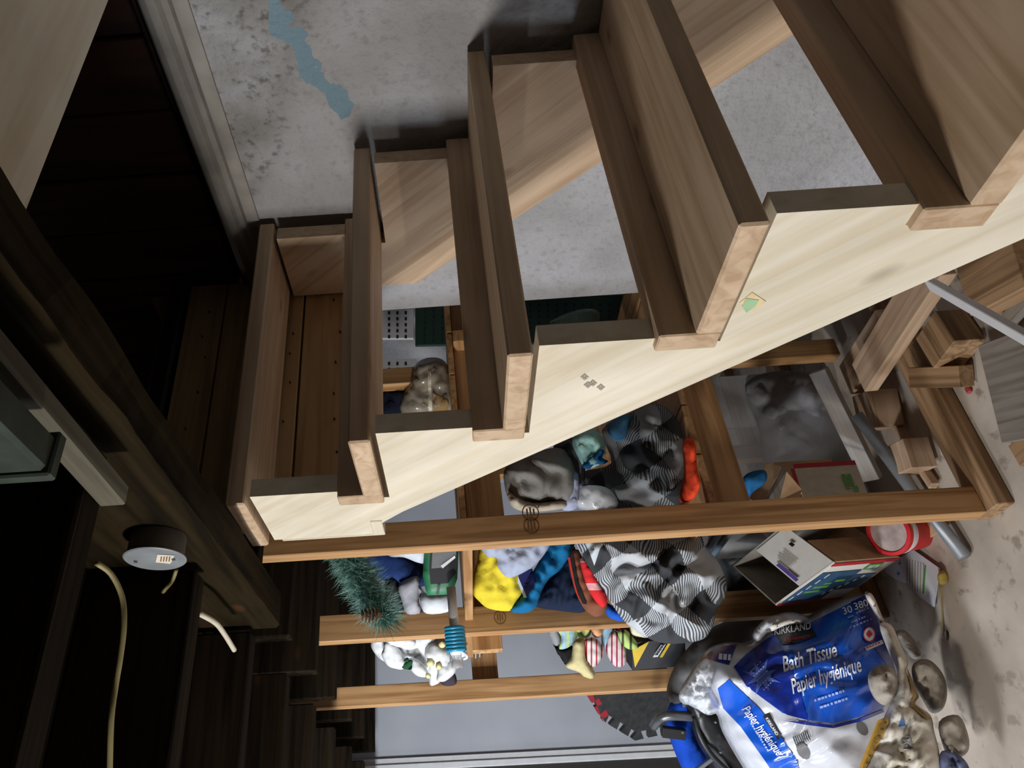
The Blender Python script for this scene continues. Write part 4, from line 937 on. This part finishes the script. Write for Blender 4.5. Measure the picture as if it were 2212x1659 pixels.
for k in range(6): pq(.50 + .055 * k, .54 + .055 * k, .80 - .075 * k, .74 - .075 * k, WINK, 'print_stroke', .0026)
# the flap's small print, purple bar and hole
n2_ = eb.cross(ec).normalized(); n2_ = n2_ if n2_.dot(C0 - CAM) < 0 else -n2_
def fq(u0, u1, v0, v1, mat, name):
    o = C0 + n2_ * .0055
    return extrude_poly(name, [o + eb * u0 + ec * v0, o + eb * u1 + ec * v0, o + eb * u1 + ec * v1, o + eb * u0 + ec * v1], n2_ * .0006, mat, cb)
for k in range(6): fq(.30 + .03 * k, .31 + .03 * k, .34, .64 - .03 * (k % 3), INK, 'small_print')
fq(.48, .53, .10, .52, plain('purple_ink', S(86, 66, 150), .7), 'purple_bar'); fq(.12, .17, .60, .68, KINK, 'hand_hole')
o_ = C0 + ea * .5 + ec * .25
panel('red_stripe', C0 + ea * .08 - n2_ * .002 + ec * .10, ea * .88, ec * .10, RCARD)
# second carton behind the near post
c2b = thing('flat_carton', 'white carton with red rim behind the near shelf post', 'box', at(2.0, 1790, 1040))
K0 = at(1.98, 1716, 1012); ka = at(1.94, 1850, 1004) - K0; kb = at(1.88, 1738, 1085) - K0; kc = FW * .12
def panel2(name, o, u_, v_, mat): return panel(name, o, u_, v_, mat, c2b)
panel2('carton_face', K0, ka, kb, plain('cream_card', S(196, 186, 168), .7)); panel2('red_rim', K0 - kb * .14, ka, kb * .14, RCARD); panel2('red_rim', K0 - ka * .06, ka * .06, kb * .6, RCARD)
panel2('dark_edge', K0 + kb * .96, ka, kb * .1, plain('navy_card', S(40, 56, 80), .7)); panel2('carton_side', K0 + kc, ka, kb, CARD)
nK = ka.cross(kb).normalized(); nK = nK if nK.dot(FW) < 0 else -nK
for (u0, u1, v0, v1) in ((.70, .76, .3, .7), (.78, .84, .3, .62), (.80, .88, .66, .78)):
    o = K0 + nK * .005; extrude_poly('green_print', [o + ka * u0 + kb * v0, o + ka * u1 + kb * v0, o + ka * u1 + kb * v1, o + ka * u0 + kb * v1], nK * .0006, GPRINT, c2b)
cbx = thing('cardboard_box', 'small brown cardboard box corner behind the near post', 'box', at(1.95, 1695, 1045))
extrude_poly('box_body', [at(1.92, 1692, 1008), at(1.90, 1734, 1058), at(1.86, 1722, 1095), at(1.9, 1655, 1095), at(1.94, 1660, 1060)], FW * .1, CARD, cbx, .002)
extrude_poly('box_flap', [at(1.915, 1692, 1008), at(1.90, 1700, 1016), at(1.86, 1680, 1095), at(1.87, 1650, 1095)], FW * .004, GREYW, cbx)
# red and white tub
tu = thing('plastic_tub', 'red and white plastic tub with lid standing behind the near post', 'tub', on('Z', FL, 1975, 1150))
tb_ = at(1.95, 1986, 1144); axt = (UP * .9 - FW * .42 + RT * .04).normalized()
H_ = .118
lathe('tub_body', [(.044, 0), (.047, .004), (.053, H_ - .012), (.053, H_)], tb_, axt, WHITEP, tu, 36)
lathe('red_label', [(.0478, .012), (.0526, H_ - .03)], tb_, axt, plain('tub_red', S(192, 42, 46), .5), tu, 36)
lathe('lid', [(.054, H_ - .004), (.058, H_), (.058, H_ + .012), (.050, H_ + .014), (.048, H_ + .010), (.001, H_ + .010)], tb_, axt, plain('lid_red', S(206, 40, 46), .35), tu, 36)
lathe('lid_paper', [(.047, H_ + .0105), (.001, H_ + .0108)], tb_, axt, plain('lid_grey', S(176, 158, 156), .6, var=.25, scale=40), tu, 36)
lathe('white_rim', [(.0545, H_ - .018), (.056, H_ - .016), (.056, H_ - .006), (.0545, H_ - .004)], tb_, axt, WHITEP, tu, 36)
# flat cardboard under the tub, leaflet, pipe
GZ = lambda h: (lambda x, y: on('Z', FL + h, x, y))
tag(flat('cardboard_sheet', [(1900, 1130), (1960, 1110), (2040, 1115), (2050, 1130), (1985, 1178), (1938, 1192), (1905, 1180)], GZ(.012), .006, CARD), 'flat brown cardboard sheet on the floor under the tub', 'cardboard')
lf = thing('paper_leaflet', 'white printed leaflet lying on the concrete floor', 'leaflet', on('Z', FL, 1975, 1250))
flat('sheet', [(1912, 1236), (1914, 1224), (1972, 1187), (2030, 1228), (2018, 1312), (1990, 1292), (1962, 1262), (1935, 1252)], GZ(.010), .0012, plain('paper', S(222, 226, 236), .8, var=.03), lf)
for k in range(7):
    x0 = 1958 + k * 6; flat('text_line', [(x0, 1208 + k * 1.5), (x0 + 2, 1208 + k * 1.5), (x0 + 2 - k * .3, 1272 + k * 2), (x0 - k * .3, 1271 + k * 2)], GZ(.0112), .0004, INK, lf)
flat('colour_line', [(1997, 1222), (2000, 1222), (1996, 1282), (1992, 1281)], GZ(.0115), .0004, GPRINT, lf); flat('blue_dot', [(1940, 1216), (1944, 1213), (1946, 1218), (1942, 1221)], GZ(.0115), .0004, BLU, lf); flat('blue_dot', [(1937, 1238), (1942, 1236), (1943, 1241), (1939, 1243)], GZ(.0115), .0004, BLU, lf)
yf = thing('dried_flower', 'dried yellow flower with a long stem on the floor by the leaflet', 'flower', on('Z', FL, 2038, 1245))
soft('flower_head', None, None, [(2026, 1240), (2036, 1232), (2050, 1242), (2048, 1258), (2034, 1264), (2026, 1254)], zof(on('Z', FL + .012, 2038, 1248)), .008, F('dry_yellow', S(190, 168, 92)), (.008, 14, 3), 5, parent=yf)
tube('stem', [on('Z', FL + .006, 2036, 1262), on('Z', FL + .004, 2034, 1300), on('Z', FL + .004, 2036, 1340), on('Z', FL + .004, 2038, 1372)], .002, plain('dry_stem', S(150, 136, 84), .8), yf, 6)
soft('debris', 'small white and dark crumb of debris on the floor', 'debris', [(2036, 1366), (2046, 1362), (2056, 1378), (2062, 1392), (2050, 1384), (2040, 1378)], zof(on('Z', FL + .006, 2045, 1375)), .005, F('crumb', S(150, 144, 136), S(60, 54, 50), (14, .4), 0), (.004, 9, 2), 5)
tag(tube('conduit_pipe', [on('Z', FL + .14, 1850, 895), on('Z', FL + .05, 1975, 1065), on('Z', FL + .02, 2084, 1203)], .0155, plain('grey_pipe', S(132, 136, 142), .4, .3), None, 16, 1), 'grey conduit pipe lying across the sill onto the floor', 'pipe')
# clear storage bin
bn = thing('storage_bin', 'clear plastic storage bin with blue grey lid rim under lower shelf', 'bin', (.45, .62, FL))
BINM = plain('bin_plastic', S(190, 192, 196), .15, alpha=.28, var=.2, scale=8)
x0, x1, y0, y1, z0, z1 = .27, .74, .64, .98, FL + .04, -1.40
for nm, lo, hi in (('bin_side', (x0, y0, z0), (x1, y0 + .004, z1)), ('bin_side', (x0, y1 - .004, z0), (x1, y1, z1)), ('bin_end', (x0, y0, z0), (x0 + .004, y1, z1)), ('bin_end', (x1 - .004, y0, z0), (x1, y1, z1)), ('bin_base', (x0, y0, z0), (x1, y1, z0 + .005))): slabbox(nm, lo, hi, BINM, bn, .001)
for dz, g in ((0, .012), (.035, .016)):
    zz = z1 + dz - .02
    tube('lid_rim', [(x0 - g, y0 - g, zz), (x1 + g, y0 - g, zz), (x1 + g, y1 + g, zz), (x0 - g, y1 + g, zz), (x0 - g, y0 - g, zz)], .011, plain('rim_blue', S(112, 132, 150), .35), bn, 10, 1)
soft('grey_clothes', 'grey clothes packed inside the clear storage bin', 'clothes', [(1610, 830), (1700, 800), (1790, 830), (1840, 940), (1830, 1010), (1740, 1045), (1660, 1030), (1640, 930)], 2.32, .06, F('grey_clothes', S(140, 140, 146)), (.04, 50, 67), 12)
soft('blue_cloth_scrap', 'blue cloth scrap under the bin rim beside the near post', 'cloth', [(1606, 1030), (1650, 1015), (1655, 1040), (1625, 1065), (1614, 1085)], 1.88, .02, F('blue_scrap', S(36, 98, 150)), (.01, 24, 68), 8)

# ------------------------------------------------------------------ lumber offcuts on the floor
def off(name, label, a, b2, ha, hb, w_, t_, mat=SCRAP, up=(0, 0, 1), cat='lumber', grp=None):
    return tag(beam(name, on('Z', FL + ha, *a), on('Z', FL + hb, *b2), w_, t_, mat, None, up), label, cat, grp)
off('lumber_offcut', 'pinkish plank slanting out from under the stringer', (2030, 560), (1868, 815), .16, .13, .088, .034)
off('lumber_offcut', 'short plank under the pinkish slanting plank', (1920, 700), (1838, 820), .09, .07, .095, .034, SCRAP)
off('lumber_block', 'square block end with paint flecks beside the grey strip', (1888, 848), (1905, 925), .05, .05, .088, .075)
off('lumber_block', 'square pale block closest to the shelf sill', (1958, 955), (1978, 1018), .05, .05, .080, .065)
off('lumber_block', 'brown block with rough top lying beyond the sill', (2030, 700), (2072, 765), .04, .04, .10, .07, SCRAP2)
off('lumber_block', 'large brown block at the foot of the stringer', (2120, 610), (2240, 540), .05, .05, .15, .09, SCRAP2)
off('lumber_offcut', 'short stud lying across the shelf sill', (1978, 815), (2088, 812), .065, .03, .05, .045, SCRAP2)
off('wood_stick', 'thin stick between the two square blocks', (1935, 918), (1985, 985), .02, .02, .022, .02)
off('wood_stick', 'thin stick end below the pale block', (1990, 1008), (2018, 1050), .02, .02, .022, .02)
off('wood_stick', 'pale stick by the large brown block', (2075, 650), (2108, 600), .03, .03, .025, .02, GREYW)
off('wood_stick', 'grey stick at the frame edge under white metal strip', (2180, 690), (2225, 640), .03, .03, .03, .02, GREYW)
off('painted_moulding', 'grey painted wooden moulding leaning behind the pipe', (1768, 800), (1885, 1035), .20, .09, .045, .028, wood('grey_paint_wood', S(168, 164, 162), S(146, 140, 136), knots=0), (.3, -.6, .7))
off('weathered_board', 'wide weathered grey board flat on the floor at the frame edge', (2148, 850), (2330, 800), .02, .02, .22, .022, GREYW)
off('weathered_board', 'narrow brown board beside the wide weathered board', (2200, 985), (2300, 900), .016, .016, .05, .02, SCRAP2)
tag(beam('metal_strip', at(1.42, 2006, 610), at(1.12, 2290, 772), .034, .012, WHITEPAINT, None, (-1, -.35, .25)), 'white metal strip propped below the stringer at the frame edge', 'metal strip')
tag(link('plastic_debris', boxmesh('plastic_debris', .018, .014, .01, .003), plain('red_plastic', S(170, 70, 70), .5)), 'small red plastic bit on the floor near the short stud', 'debris').location = on('Z', FL + .006, 2092, 842)
soft('black_tarp', 'black tarp edge in shadow behind the slanting plank', 'tarp', [(1838, 715), (1900, 668), (1930, 650), (1925, 700), (1880, 760), (1840, 745)], 2.6, .04, BB, (.01, 40, 69), 12)
